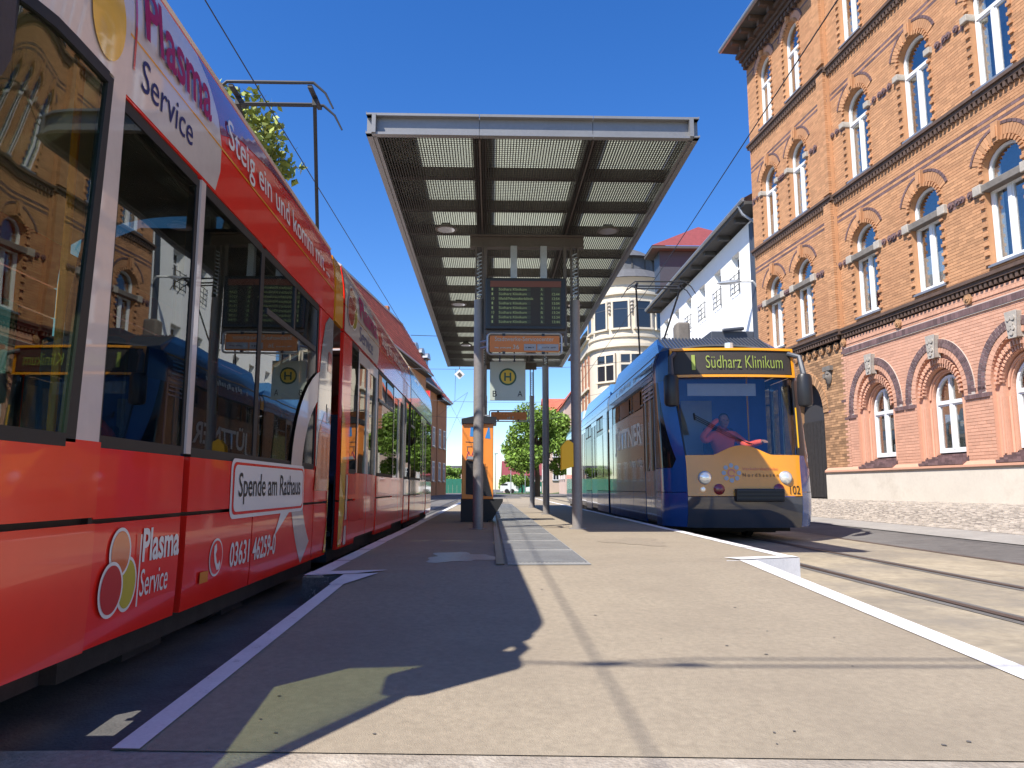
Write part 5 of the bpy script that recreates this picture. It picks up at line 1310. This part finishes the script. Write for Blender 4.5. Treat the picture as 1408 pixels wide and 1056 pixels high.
def fdisc(name, m, x, h, r, eps=.01, n=18, dz=.03, parent=None):
    g = MB(); F = NS(0); c = Vector(F(x, h)); g.grid([[(c.x + rr * math.cos(2 * math.pi * i / n), c.y - d, c.z + rr * math.sin(2 * math.pi * i / n)) for i in range(n + 1)] for rr, d in ((r, -.06), (r, eps + dz * .4), (r * .7, eps + dz), (0.001, eps + dz * 1.2))]); return obj(name, g, m, parent or t, smooth=True)
for x in (-.62, .62):
    h_ = fdisc('headlight', 'galv', x, .985, .105); fdisc('lens', 'lampglass', x, .985, .085, .03, parent=h_)
for x in (-.42, .50): fdisc('tail_light', 'redlens', x, .81, .085)
fdisc('marker_light', 'lampglass', -.66, .81, .04)
g = MB(); y_ = bt.nose(0, .7)[1]
g.box(-.19, .55, y_ - .10, y_ + .05, .62, .82)
bf = obj('buffer', g, 'blackp', t, bevel=.02)
for k in range(3): g = MB(); g.box(-.17, .53, y_ - .115, y_ - .10, .645 + k * .055, .67 + k * .055); obj('rib', g, 'black', bf)
# operator logo: petals round a ring, and name
g = MB(); F = NS(.020)
for k in range(8):
    a = R(k * 45); cx, cz = -.22 + .115 * math.cos(a), 1.06 + .115 * math.sin(a); g.quad([F(cx + .035 * math.cos(R(45 * i)), cz + .035 * math.sin(R(45 * i))) for i in range(8)])
obj('logo_print', g, 'greyp', t)
g = MB()
P2 = [(-.22 + .062 * math.cos(R(20 * i)), 1.06 + .062 * math.sin(R(20 * i))) for i in range(17)]; Q2 = [(-.22 + .04 * math.cos(R(20 * i)), 1.06 + .04 * math.sin(R(20 * i))) for i in range(17)]
for i in range(16): g.quad([F(*P2[i]), F(*P2[i + 1]), F(*Q2[i + 1]), F(*Q2[i])])
obj('logo_print', g, 'orangeball', t)
text('lettering', 'Verkehrsbetriebe', t, 'orangeball', NS(.020), -.05, 1.10, .56, .045); text('lettering', 'N o r d h a u s e n', t, 'black', NS(.020), -.05, 1.00, .56, .055)
text('lettering', '102', t, 'black', NS(.020), .68, .735, .17, .13)
# wipers, mirrors
for (a, b, c) in (((-.80, 1.50), (-.62, 1.90), (.05, 1.50)),):
    g = MB(); F = NS(.03)
    for k in range(3): g.tube([F(-.66 , 1.98 - .035 * k), F(-.2, 1.68 - .03 * k), F(.10 + .03 * k, 1.50)], .005, 5)
    g.tube([F(-.66, 2.00), F(-.66, 1.90)], .016, 6); obj('wiper', g, 'black', t)
for s_, h0, h1 in ((-1, 2.10, 2.62), (1, 2.10, 2.64)):
    g = MB(); x = s_ * 1.06; y = .22
    g.grid([[(x + .12 * math.cos(a) * k, y + .10 * math.sin(a) * k, h) for a in np.linspace(0, 2 * math.pi, 13)] for h, k in ((h0, .3), (h0 + .02, .85), (h0 + .06, 1), (h1 - .08, 1), (h1 - .02, .8), (h1, .2))]); mi_ = obj('wing_mirror', g, 'blackp', t, smooth=True)
    g = MB(); g.tube([(x, y, h1 - .05), (x - s_ * .02, y + .1, h1 + .28), (s_ * .93, .5, 3.0)], [.05, .04, .04], 8); obj('mirror_arm', g, 'greyt', mi_, smooth=True)
g = MB(); g.tube([(-.0, .62, 3.1), (-.0, .62, 3.2)], .07, 10); obj('beacon', g, 'lampglass', t)
g = MB(); g.box(-.55, -.3, 1.9, 2.2, 3.45, 3.85); obj('roof_unit', g, 'stoned', t, bevel=.04)
g = MB(); g.box(.1, .9, 2.0, 3.0, 3.45, 3.70); g.tube([(.3, 1.95, 3.70), (.7, 1.95, 3.74)], .04, 6); obj('roof_unit', g, 'greyt', t, bevel=.03)
g = MB(); g.quad([T.nose(u, 3.08) for u in (-.9, -.5, 0, .5, .9)] + [(1.0, 1.05, 3.2), (-1.0, 1.05, 3.2)]); obj('roof_cap', g, 'slate', t)
T.pantograph(6.3, 5.72)
# cab interior and driver
g = MB(); g.box(-1.05, 1.05, 2.0, 2.03, .4, 3.0); cab = obj('cab_wall', g, 'interblue', t)
g = MB(); g.box(-.5, .06, 1.985, 1.998, 1.3, 2.40); obj('cab_door', g, 'inter', cab)
g = MB(); g.box(-1.0, 1.0, .62, 1.0, .4, 1.36); obj('cab_desk', g, 'interblue', t, bevel=.04)
g = MB(); g.box(-.72, .40, .58, .60, 2.32, 2.52); obj('sun_visor', g, 'inter', t)
g = MB(); g.box(-.28, .24, 1.30, 1.42, .9, 1.86); g.box(-.28, .24, .95, 1.3, 1.02, 1.12); obj('driver_seat', g, 'seat', t, bevel=.05)
def skin_body(name, joints, edges, parent, m, root=0, sub=2):
    me = bpy.data.meshes.new(name); me.from_pydata([j[:3] for j in joints], edges, []); me.materials.append(M[m])
    o = link(name, me, parent); md = o.modifiers.new('skin', 'SKIN'); me.skin_vertices[0].data
    for i, j in enumerate(joints): me.skin_vertices[0].data[i].radius = (j[3], j[4] if len(j) > 4 else j[3]); me.skin_vertices[0].data[i].use_root = i == root
    md.use_smooth_shade = True; s2 = o.modifiers.new('sub', 'SUBSURF'); s2.levels = sub; s2.render_levels = sub; return o
# driver: seated, right hand raised to the forehead, left forearm resting on the desk
dx, dy = -.02, 1.12
dp = thing('person', 'tram driver in orange jacket shading the eyes with one hand behind the windscreen', 'person', (3.92, 11.45, -.65), -R(1.1), off=(0, 0, 0))
J = [(dx, dy, 1.00, .17, .13), (dx, dy - .02, 1.25, .16, .12), (dx, dy - .03, 1.46, .19, .12), (dx, dy - .04, 1.60, .075), (dx - .01, dy - .08, 1.70, .06),
     (dx - .20, dy - .04, 1.52, .085), (dx - .36, dy - .22, 1.42, .062), (dx - .42, dy - .28, 1.48, .058), (dx - .22, dy - .30, 1.72, .045), (dx - .14, dy - .29, 1.78, .038),
     (dx + .20, dy - .04, 1.52, .085), (dx + .36, dy - .20, 1.34, .065), (dx + .44, dy - .42, 1.38, .055), (dx + .50, dy - .52, 1.395, .045)]
Eg = [(0, 1), (1, 2), (2, 3), (3, 4), (2, 5), (5, 6), (6, 7), (7, 8), (8, 9), (2, 10), (10, 11), (11, 12), (12, 13)]
skin_body('body', J, Eg, dp, 'jacket')
g = MB(); hc = Vector((dx, dy - .12, 1.76))
rows = []
for i in range(13):
    th = math.pi * i / 12; zc = math.cos(th); rr = math.sin(th) ** .8
    rows.append([(hc.x + .078 * rr * math.cos(a) * (1 - .12 * max(0, -zc)), hc.y + .098 * rr * math.sin(a) - (.012 if (zc < 0 and math.sin(a) < 0) else 0), hc.z + .118 * zc) for a in np.linspace(0, 2 * math.pi, 17)])
g.grid(rows)
hd = obj('head', g, 'skin', dp, smooth=True)
g = MB(); g.prism([(-.012, -.03), (.012, -.03), (.018, -.045), (0, .015), (-.018, -.045)], lambda a, b, d: (hc.x + a, hc.y - .10 - d, hc.z + b), .028, 0); obj('nose', g, 'skin', hd)
for s_ in (-1, 1):
    g = MB(); g.tube([(hc.x + s_ * .03, hc.y - .092, hc.z + .01), (hc.x + s_ * .03, hc.y - .102, hc.z + .01)], .011, 8); obj('eye', g, 'hair', hd)
    g = MB(); g.tube([(hc.x + s_ * .078, hc.y, hc.z - .02), (hc.x + s_ * .092, hc.y + .01, hc.z + .01), (hc.x + s_ * .08, hc.y, hc.z + .03)], .012, 6); obj('ear', g, 'skin', hd)
g = MB(); g.tube([(hc.x - .022, hc.y - .094, hc.z - .062), (hc.x + .022, hc.y - .094, hc.z - .062)], .006, 6); obj('mouth', g, 'redlens', hd)
g = MB(); rows = []
for i in range(8):
    th = math.pi * .56 * i / 7; zc = math.cos(th); rr = math.sin(th) ** .8
    rows.append([(hc.x + .086 * rr * math.cos(a), hc.y + .012 + .104 * rr * math.sin(a), hc.z + .012 + .122 * zc) for a in np.linspace(-.25, math.pi + .25, 14)])
g.grid(rows); obj('hair', g, 'hair', hd, smooth=True, solid=.012)
def hand(base, dirv, palmn, curl, parent):
    """palm with five fingers grown as one skinned mesh"""
    d = Vector(dirv).normalized(); n = Vector(palmn).normalized(); s = d.cross(n).normalized(); b = Vector(base)
    J = [(*b, .026), (*(b + d * .05), .030)]; E = [(0, 1)]
    for k, (o, ln) in enumerate(((-.030, .066), (-.010, .076), (.010, .072), (.029, .056))):
        r = b + d * .08 + s * o; q = len(J); J += [(*r, .012), (*(r + d * ln * .5 + n * curl * .2), .0088), (*(r + d * ln * .85 + n * curl), .0075)]; E += [(1, q), (q, q + 1), (q + 1, q + 2)]
    q = len(J); r = b + d * .03 - s * .032; J += [(*r, .012), (*(r - s * .02 + d * .03 + n * .01), .010), (*(r - s * .024 + d * .055 + n * .02), .008)]; E += [(0, q), (q, q + 1), (q + 1, q + 2)]
    return skin_body('hand', J, E, parent, 'skin', sub=1)
hand((dx - .13, dy - .29, 1.79), (1, .1, .30), (0, 1, -.3), .02, dp)
hand((dx + .50, dy - .53, 1.40), (.1, -1, -.05), (0, 0, -1), .03, dp)

# ================================================================ shelter
CZ = 3.60; CX0, CX1, CY0, CY1 = -1.29, 2.16, 7.3, 22.2
sh = world_thing('platform_shelter', 'long flat tram shelter roof of translucent panels on four grey steel columns', 'shelter', (.5, 10.4, PZ))
cols = [(-.165, 10.3), (1.185, 10.3), (-.165, 16.0), (1.185, 16.0), (-.165, 21.3), (1.185, 21.3)]
for (x, y) in cols:
    g = MB(); g.tube([(x, y, PZ), (x, y, 2.62)], .07, 24); cpart = obj('column', g, 'colg', sh, smooth=True)
    g = MB(); g.tube([(x, y, PZ), (x, y, PZ + .012)], .115, 20); obj('base_plate', g, 'colg', cpart)
    # perforated upper flanges
    for s_ in (-1, 1):
        g = MB(); g.box(x + s_ * .045 - .012, x + s_ * .045 + .012, y - .06, y + .06, 2.62, CZ - .22); obj('flange', g, 'canopyg', cpart)
    g = MB()
    z = 2.66
    while z < CZ - .28: g.bar((x - .034, y - .055, z), (x + .034, y - .055, z + .03), .012, .014); g.bar((x - .034, y + .055, z + .03), (x + .034, y + .055, z), .012, .014); z += .055
    obj('lacing', g, 'galv', cpart, kind='stuff')
for y in (10.3, 16.0, 21.3):
    g = MB(); g.box(-.30, 1.32, y - .06, y + .06, CZ - .22, CZ - .20); g.box(-.30, 1.32, y - .012, y + .012, CZ - .20, CZ - .06); g.box(-.30, 1.32, y - .06, y + .06, CZ - .06, CZ - .035); obj('cross_beam', g, 'canopyg', sh)
# fascia: two lips with a web between
def fascia(p, q, n_):
    p = Vector(p); q = Vector(q); n_ = Vector(n_)
    g = MB(); U = Vector((0, 0, 1))
    def seg(o0, o1, z0, z1, mi=0):
        a = p + n_ * o0; b = q + n_ * o0; c = q + n_ * o1; d = p + n_ * o1
        i = len(g.v); g.v += [tuple(v + U * z) for z in (z0, z1) for v in (a, b, c, d)]
        for f in ((0, 1, 2, 3), (7, 6, 5, 4), (0, 4, 5, 1), (1, 5, 6, 2), (2, 6, 7, 3), (3, 7, 4, 0)): g.f.append(tuple(i + k for k in f)); g.m.append(mi)
    seg(-.06, 0, 0, .012); seg(-.10, -.06, .012, .205, 0); seg(-.10, 0, .205, .218); seg(-.004, 0, .012, .026, 0); seg(-.004, 0, .218, .232)
    return obj('fascia', g, 'canopyf', sh)
for a, b in ((CX0, -.13), (-.125, 1.055), (1.06, CX1)): fascia((a, CY0, CZ), (b, CY0, CZ), (0, -1, 0)).location = (0, 0, 0)
for a, b in ((CX0, -.13), (-.125, 1.055), (1.06, CX1)): fascia((a, CY1, CZ), (b, CY1, CZ), (0, 1, 0))
for x, n_ in ((CX0, -1), (CX1, 1)):
    fascia((x, CY0 - .02, CZ), (x, CY1 + .02, CZ), (n_, 0, 0))
# longitudinal beams
for x0, x1 in ((-.20, -.05), (1.01, 1.13)):
    g = MB(); g.box(x0, x1, CY0 + .12, CY1 - .12, CZ + .05, CZ + .20); obj('purlin', g, 'canopyg', sh)
g = MB(); g.box(-.135, -.115, CY0 + .1, CY1 - .1, CZ - .01, CZ + .05); g.box(1.06, 1.075, CY0 + .1, CY1 - .1, CZ - .01, CZ + .05); obj('tee_bar', g, 'canopyg', sh)
RYs = [7.42, 8.48, 9.50, 10.45, 11.50, 12.58, 13.7, 14.86, 16.1, 17.33, 18.5, 19.7, 20.9, 22.08]
for y in RYs[1:-1]:
    g = MB()
    for a, b in ((CX0 + .1, -.20), (-.05, 1.01), (1.13, CX1 - .1)): g.box(a, b, y - .045, y + .045, CZ + .03, CZ + .16)
    obj('cross_bar', g, 'canopyg', sh)
# opal panes above, slats below
for i, (ya, yb) in enumerate(zip(RYs, RYs[1:])):
    for xa, xb in ((CX0 + .1, -.125), (-.125, 1.07), (1.07, CX1 - .1)):
        g = MB(); g.box(xa + .01, xb - .01, ya + .01, yb - .01, CZ + .205, CZ + .215); obj('pane', g, 'opal', sh)
# gutter and unseen solid strips laid on the panes, widened to shade dark bands below
g = MB(); g.box(CX0 + .06, CX0 + .46, CY0 + .3, CY1 - .1, CZ + .22, CZ + .24); obj('gutter', g, 'canopyf', sh)  # gutter widened to shade the left edge of the panes
g = MB(); g.box(-.22, .02, CY0 + .3, CY1 - .1, CZ + .22, CZ + .26); g.box(1.0, 1.26, CY0 + .3, CY1 - .1, CZ + .22, CZ + .26); obj('shade_strip', g, 'canopyf', sh)
g = MB(); g.box(CX0 + .1, CX1 - .1, CY0 + .1, CY0 + .42, CZ + .22, CZ + .24); obj('shade_strip', g, 'canopyf', sh)
g = MB(); x = CX0 + .11
while x < CX1 - .11:
    g.box(x, x + .010, CY0 + .1, CY1 - .1, CZ + .008, CZ + .026); x += .030
obj('ceiling_slats', g, 'canopyd', sh, kind='stuff')
g = MB(); y = CY0 + .11
while y < 9.6: g.box(CX0 + .1, CX1 - .1, y, y + .006, CZ + .031, CZ + .034); y += .05
obj('ceiling_grid', g, 'canopyd', sh, kind='stuff')
for (x, y) in ((-.62, 9.95), (1.62, 9.95), (-.62, 14.2), (1.62, 14.2), (-.62, 18.4), (1.62, 18.4)):
    g = MB(); g.tube([(x, y, CZ - .02), (x, y, CZ - .06), (x, y, CZ - .075)], [.09, .15, .155], 18); lp = obj('lamp', g, 'canopyg', sh, smooth=True)
    g = MB(); g.tube([(x, y, CZ - .076), (x, y, CZ - .08)], .12, 18); obj('lens', g, 'greyp', lp); g = MB(); g.box(x - .06, x + .06, y - .04, y + .04, CZ - .02, CZ + .01); obj('bracket', g, 'blackp', lp)
# ---------------------------------------------------------------- departure display between the front columns
dd = world_thing('departure_display', 'dark electronic departure board hanging between the two front columns', 'display', (.48, 10.15, 2.53))
Y = 10.12
g = MB(); g.box(-.072, 1.04, Y, Y + .22, 2.165, 2.90); obj('casing', g, 'blackp', dd, bevel=.015)
g = MB(); g.box(-.085, 1.05, Y + .05, Y + .25, 2.12, 2.165); obj('casing_base', g, 'canopyg', dd)
g = MB(); g.box(-.01, .975, Y - .008, Y - .001, 2.215, 2.85); sn = obj('screen', g, 'screen', dd)
g = MB(); g.box(-.01, .975, Y - .012, Y - .009, 2.765, 2.85); obj('header_strip', g, 'screentop', sn)
DT = lambda y: (lambda a, b: (a, y, b))
rows_ = [('1', 'Südharz Klinikum', 'A', ''), ('1', 'Südharz Klinikum', 'A', '12:44'), ('10', 'Ilfeld/Neanderklinik', 'B', '12:54'), ('1', 'Südharz Klinikum', 'A', '13:04'), ('1', 'Südharz Klinikum', 'A', '13:14'), ('10', 'Südharz Klinikum', 'B', '13:24'), ('1', 'Südharz Klinikum', 'A', '13:34'), ('1', 'Südharz Klinikum', 'A', '13:44')]
for i, r in enumerate(rows_):
    z = 2.712 - i * .0655
    for (x0, x1) in ((.0, .045), (.10, .55), (.68, .74), (.84, .965)):
        g = MB(); g.box(x0, x1, Y - .0110, Y - .0085, z - .008, z + .046); obj('cell', g, 'lcdbg', sn)
    for s_, x, wd_ in ((r[0], .01, .018 * len(r[0])), (r[1], .11, .024 * len(r[1])), (r[2], .69, .028), (r[3], .85, .10)):
        if s_: text('lettering', s_, sn, 'lcd', DT(Y - .013), x, z, wd_, .036)
for x in (.32, .74):
    g = MB(); g.box(x - .045, x + .045, Y + .06, Y + .16, 2.90, CZ - .22); obj('hanger', g, 'galv', dd)
for s_ in (-1, 1):
    g = MB(); g.box(.48 + s_ * .56 - .02, .48 + s_ * .56 + .02, Y + .06, Y + .1, 1.95, 3.38); obj('side_rail', g, 'canopyg', dd)
g = MB()
ad = world_thing('service_sign', 'orange service centre sign in a grey tube frame below the departure board', 'sign', (.46, 10.0, 1.95))
def adsign(th, x0, x1, z0, z1, y, big):
    r = .05 if big else .03; P = rrect(x0, x1, z0, z1, r)
    g = MB(); g.tube([(p[0], y, p[1]) for p in P + [P[0]]], .014 if big else .012, 8, caps=False); obj('tube_frame', g, 'galv', th, smooth=True)
    g = MB(); g.prism(rrect(x0 + .03, x1 - .03, z0 + .03, z1 - .03, .02), lambda a, b, d: (a, y + d, b), -.012, .012); obj('panel', g, 'orange', th)
    for x in (x0 + .22 * (x1 - x0), x1 - .25 * (x1 - x0)):
        g = MB(); g.box(x - .02, x + .02, y - .02, y + .02, z1 - .035, z1 + .0); g.box(x - .02, x + .02, y - .02, y + .02, z0, z0 + .035); obj('clip', g, 'blackp', th)
    for z in (z0 + .1 * 1, z1 - .1):
        g = MB(); g.tube([(x0 - .09, y + .1, z), (x0, y, z)], .015, 6); obj('bracket', g, 'galv', th)
adsign(ad, -.045, .965, 1.795, 2.08, 10.0, True)
text('lettering', 'Stadtwerke-Servicecenter', ad, 'signw', DT(9.985), .055, 1.975, .80, .06); marks(ad, 'signw', DT(9.985), .055, 1.873, .22, .022, 12, 5); text('lettering', '36', ad, 'signw', DT(9.985), .30, 1.865, .085, .06)
g = MB(); g.box(.45, .615, 9.983, 9.987, 1.845, 1.935); g.box(.63, .92, 9.983, 9.987, 1.845, 1.935); obj('label_panel', g, 'inter', ad)
marks(ad, 'black', DT(9.980), .475, 1.878, .11, .02, 7, 6); marks(ad, 'wiregrey', DT(9.980), .70, 1.878, .19, .022, 10, 7)
g = MB(); g.prism([(.668 + .028 * math.cos(R(30 * i)), 1.89 + .028 * math.sin(R(30 * i))) for i in range(12)], lambda a, b, d: (a, 9.98 + d, b), 0, .003); obj('logo_print', g, 'zinc', ad)
a2 = world_thing('small_orange_sign', 'small orange sign in a tube frame on a rear column below the stop sign', 'sign', (.42, 15.9, 1.55))
adsign(a2, -.02, .80, 1.40, 1.63, 15.85, False); marks(a2, 'kiosko', DT(15.83), .06, 1.53, .34, .05, 5, 8); marks(a2, 'signw', DT(15.83), .36, 1.455, .14, .05, 4, 9)
hs = world_thing('stop_sign', 'square pale tram stop sign with green and yellow H roundel and letters B A', 'sign', (.24, 10.6, 1.5))
yh = 10.6
g = MB(); g.box(-.01, .50, yh, yh + .03, 1.235, 1.795); obj('board', g, 'signw', hs, bevel=.004)
def fd(name, m, cx, cz, r0, y, parent, r1=0, n=28):
    g = MB()
    if r1: g.ring([(cx + r0 * math.cos(2 * math.pi * i / n), cz + r0 * math.sin(2 * math.pi * i / n)) for i in range(n + 1)], [(cx + r1 * math.cos(2 * math.pi * i / n), cz + r1 * math.sin(2 * math.pi * i / n)) for i in range(n + 1)], lambda a, b, d: (a, y + d, b), 0, .003)
    else: g.prism([(cx + r0 * math.cos(2 * math.pi * i / n), cz + r0 * math.sin(2 * math.pi * i / n)) for i in range(n)], lambda a, b, d: (a, y + d, b), 0, .003)
    return obj(name, g, m, parent)
fd('roundel', 'signg', .245, 1.575, .125, yh - .004, hs, .100); fd('roundel', 'signy', .245, 1.575, .101, yh - .003, hs)
text('lettering', 'H', hs, 'signg', DT(yh - .006), .195, 1.515, .10, .12, bold=.02); text('lettering', 'B', hs, 'black', DT(yh - .002), .03, 1.29, .06, .085); text('lettering', 'A', hs, 'black', DT(yh - .002), .385, 1.29, .07, .085)
for x in (.13, .34): g = MB(); g.tube([(x, yh + .015, 1.79), (x, yh + .015, 2.0)], .014, 6); obj('hanger', g, 'blackp', hs)
yb2 = world_thing('ticket_validator', 'yellow ticket validator box fixed to the right front column', 'validator', (1.05, 10.3, .45))
g = MB(); g.prism([(.985, .26), (1.12, .30), (1.12, .60), (1.06, .64), (.985, .56)], lambda a, b, d: (a, 10.3 + d, b), -.07, .07); obj('case', g, 'valy', yb2, bevel=.015); g = MB(); g.box(1.085, 1.13, 10.26, 10.34, .30, .66); obj('bracket', g, 'blackp', yb2)
# ---------------------------------------------------------------- orange cabinet
kz = PZ; ks = world_thing('orange_cabinet', 'graffiti marked orange ticket cabinet with black grille behind the left column', 'cabinet', (-.2, 12.7, PZ))
KX0, KX1, KY = -.47, .05, 12.45
g = MB(); g.box(KX0, KX1, KY, KY + .45, .0 - .18, 1.06); obj('case', g, 'kiosko', ks, bevel=.012)
g = MB(); g.prism([(KX0 - .01, 1.06), (KX1 + .05, 1.06), (KX1 + .05, 1.17), (KX1 - .3, 1.19), (KX0 - .01, 1.14)], lambda a, b, d: (a, KY + d, b), -.04, .49); obj('cap', g, 'blackp', ks)
g = MB(); g.box(KX0 - .012, KX1 - .08, KY + .01, KY + .45, PZ, -.18); obj('base', g, 'black', ks)
g = MB(); g.prism([(KX1 - .081, PZ + .02), (KX1 - .02, PZ + .02), (KX1 + .16, -.22), (KX1 + .16, -.18), (KX1 - .081, -.18)], lambda a, b, d: (a, KY + d, b), .02, .4); obj('bracket_shelf', g, 'black', ks)
g = MB(); g.prism([(KX0 + .07, -.10), (KX1 - .02, -.14), (KX1 - .16, .40), (KX0 + .07, .46)], lambda a, b, d: (a, KY + d, b), -.02, .0); gr = obj('grille', g, 'grille', ks)
g = MB()
for k in range(7): g.box(KX0 + .10 + k * .048, KX0 + .105 + k * .048, KY - .026, KY - .021, -.08, .40)
for k in range(9): g.box(KX0 + .08, KX1 - .12, KY - .026, KY - .022, -.06 + k * .055, -.055 + k * .055)
obj('grille_bars', g, 'dark', gr, kind='stuff')
g = MB(); g.prism([(KX0 + .08, .47), (KX0 + .30, .46), (KX0 + .29, .50), (KX0 + .10, .52)], lambda a, b, d: (a, KY + d, b), -.06, .0); obj('hood', g, 'galv', ks)
g = MB(); F = lambda a, b, d: (a, KY - .003 + d, b)
for P in ([(KX0 + .13, .85), (KX0 + .14, 1.0), (KX0 + .2, 1.02), (KX0 + .22, .84)], [(KX1 - .14, .82), (KX1 - .10, .95), (KX1 - .09, 1.0), (KX1 - .065, .99), (KX1 - .05, .81)]): g.prism(P, F, 0, .002)
obj('graffiti', g, 'bluesp', ks)
g = MB()
for a, b in (((.06, .76), (.20, .75)), ((.08, .68), (.17, .68)), ((.09, .68), (.09, .60))): g.bar((KX0 + a[0], KY - .003, a[1]), (KX0 + b[0], KY - .003, b[1]), .006, .008)
obj('graffiti', g, 'wiregrey', ks)
g = MB()
for a, b in (((.07, .48), (.11, .60)), ((.11, .60), (.15, .49)), ((.15, .49), (.19, .61))): g.bar((KX0 + a[0], KY - .003, a[1]), (KX0 + b[0], KY - .003, b[1]), .006, .010)
obj('graffiti', g, 'redsp', ks)
flush_texts()
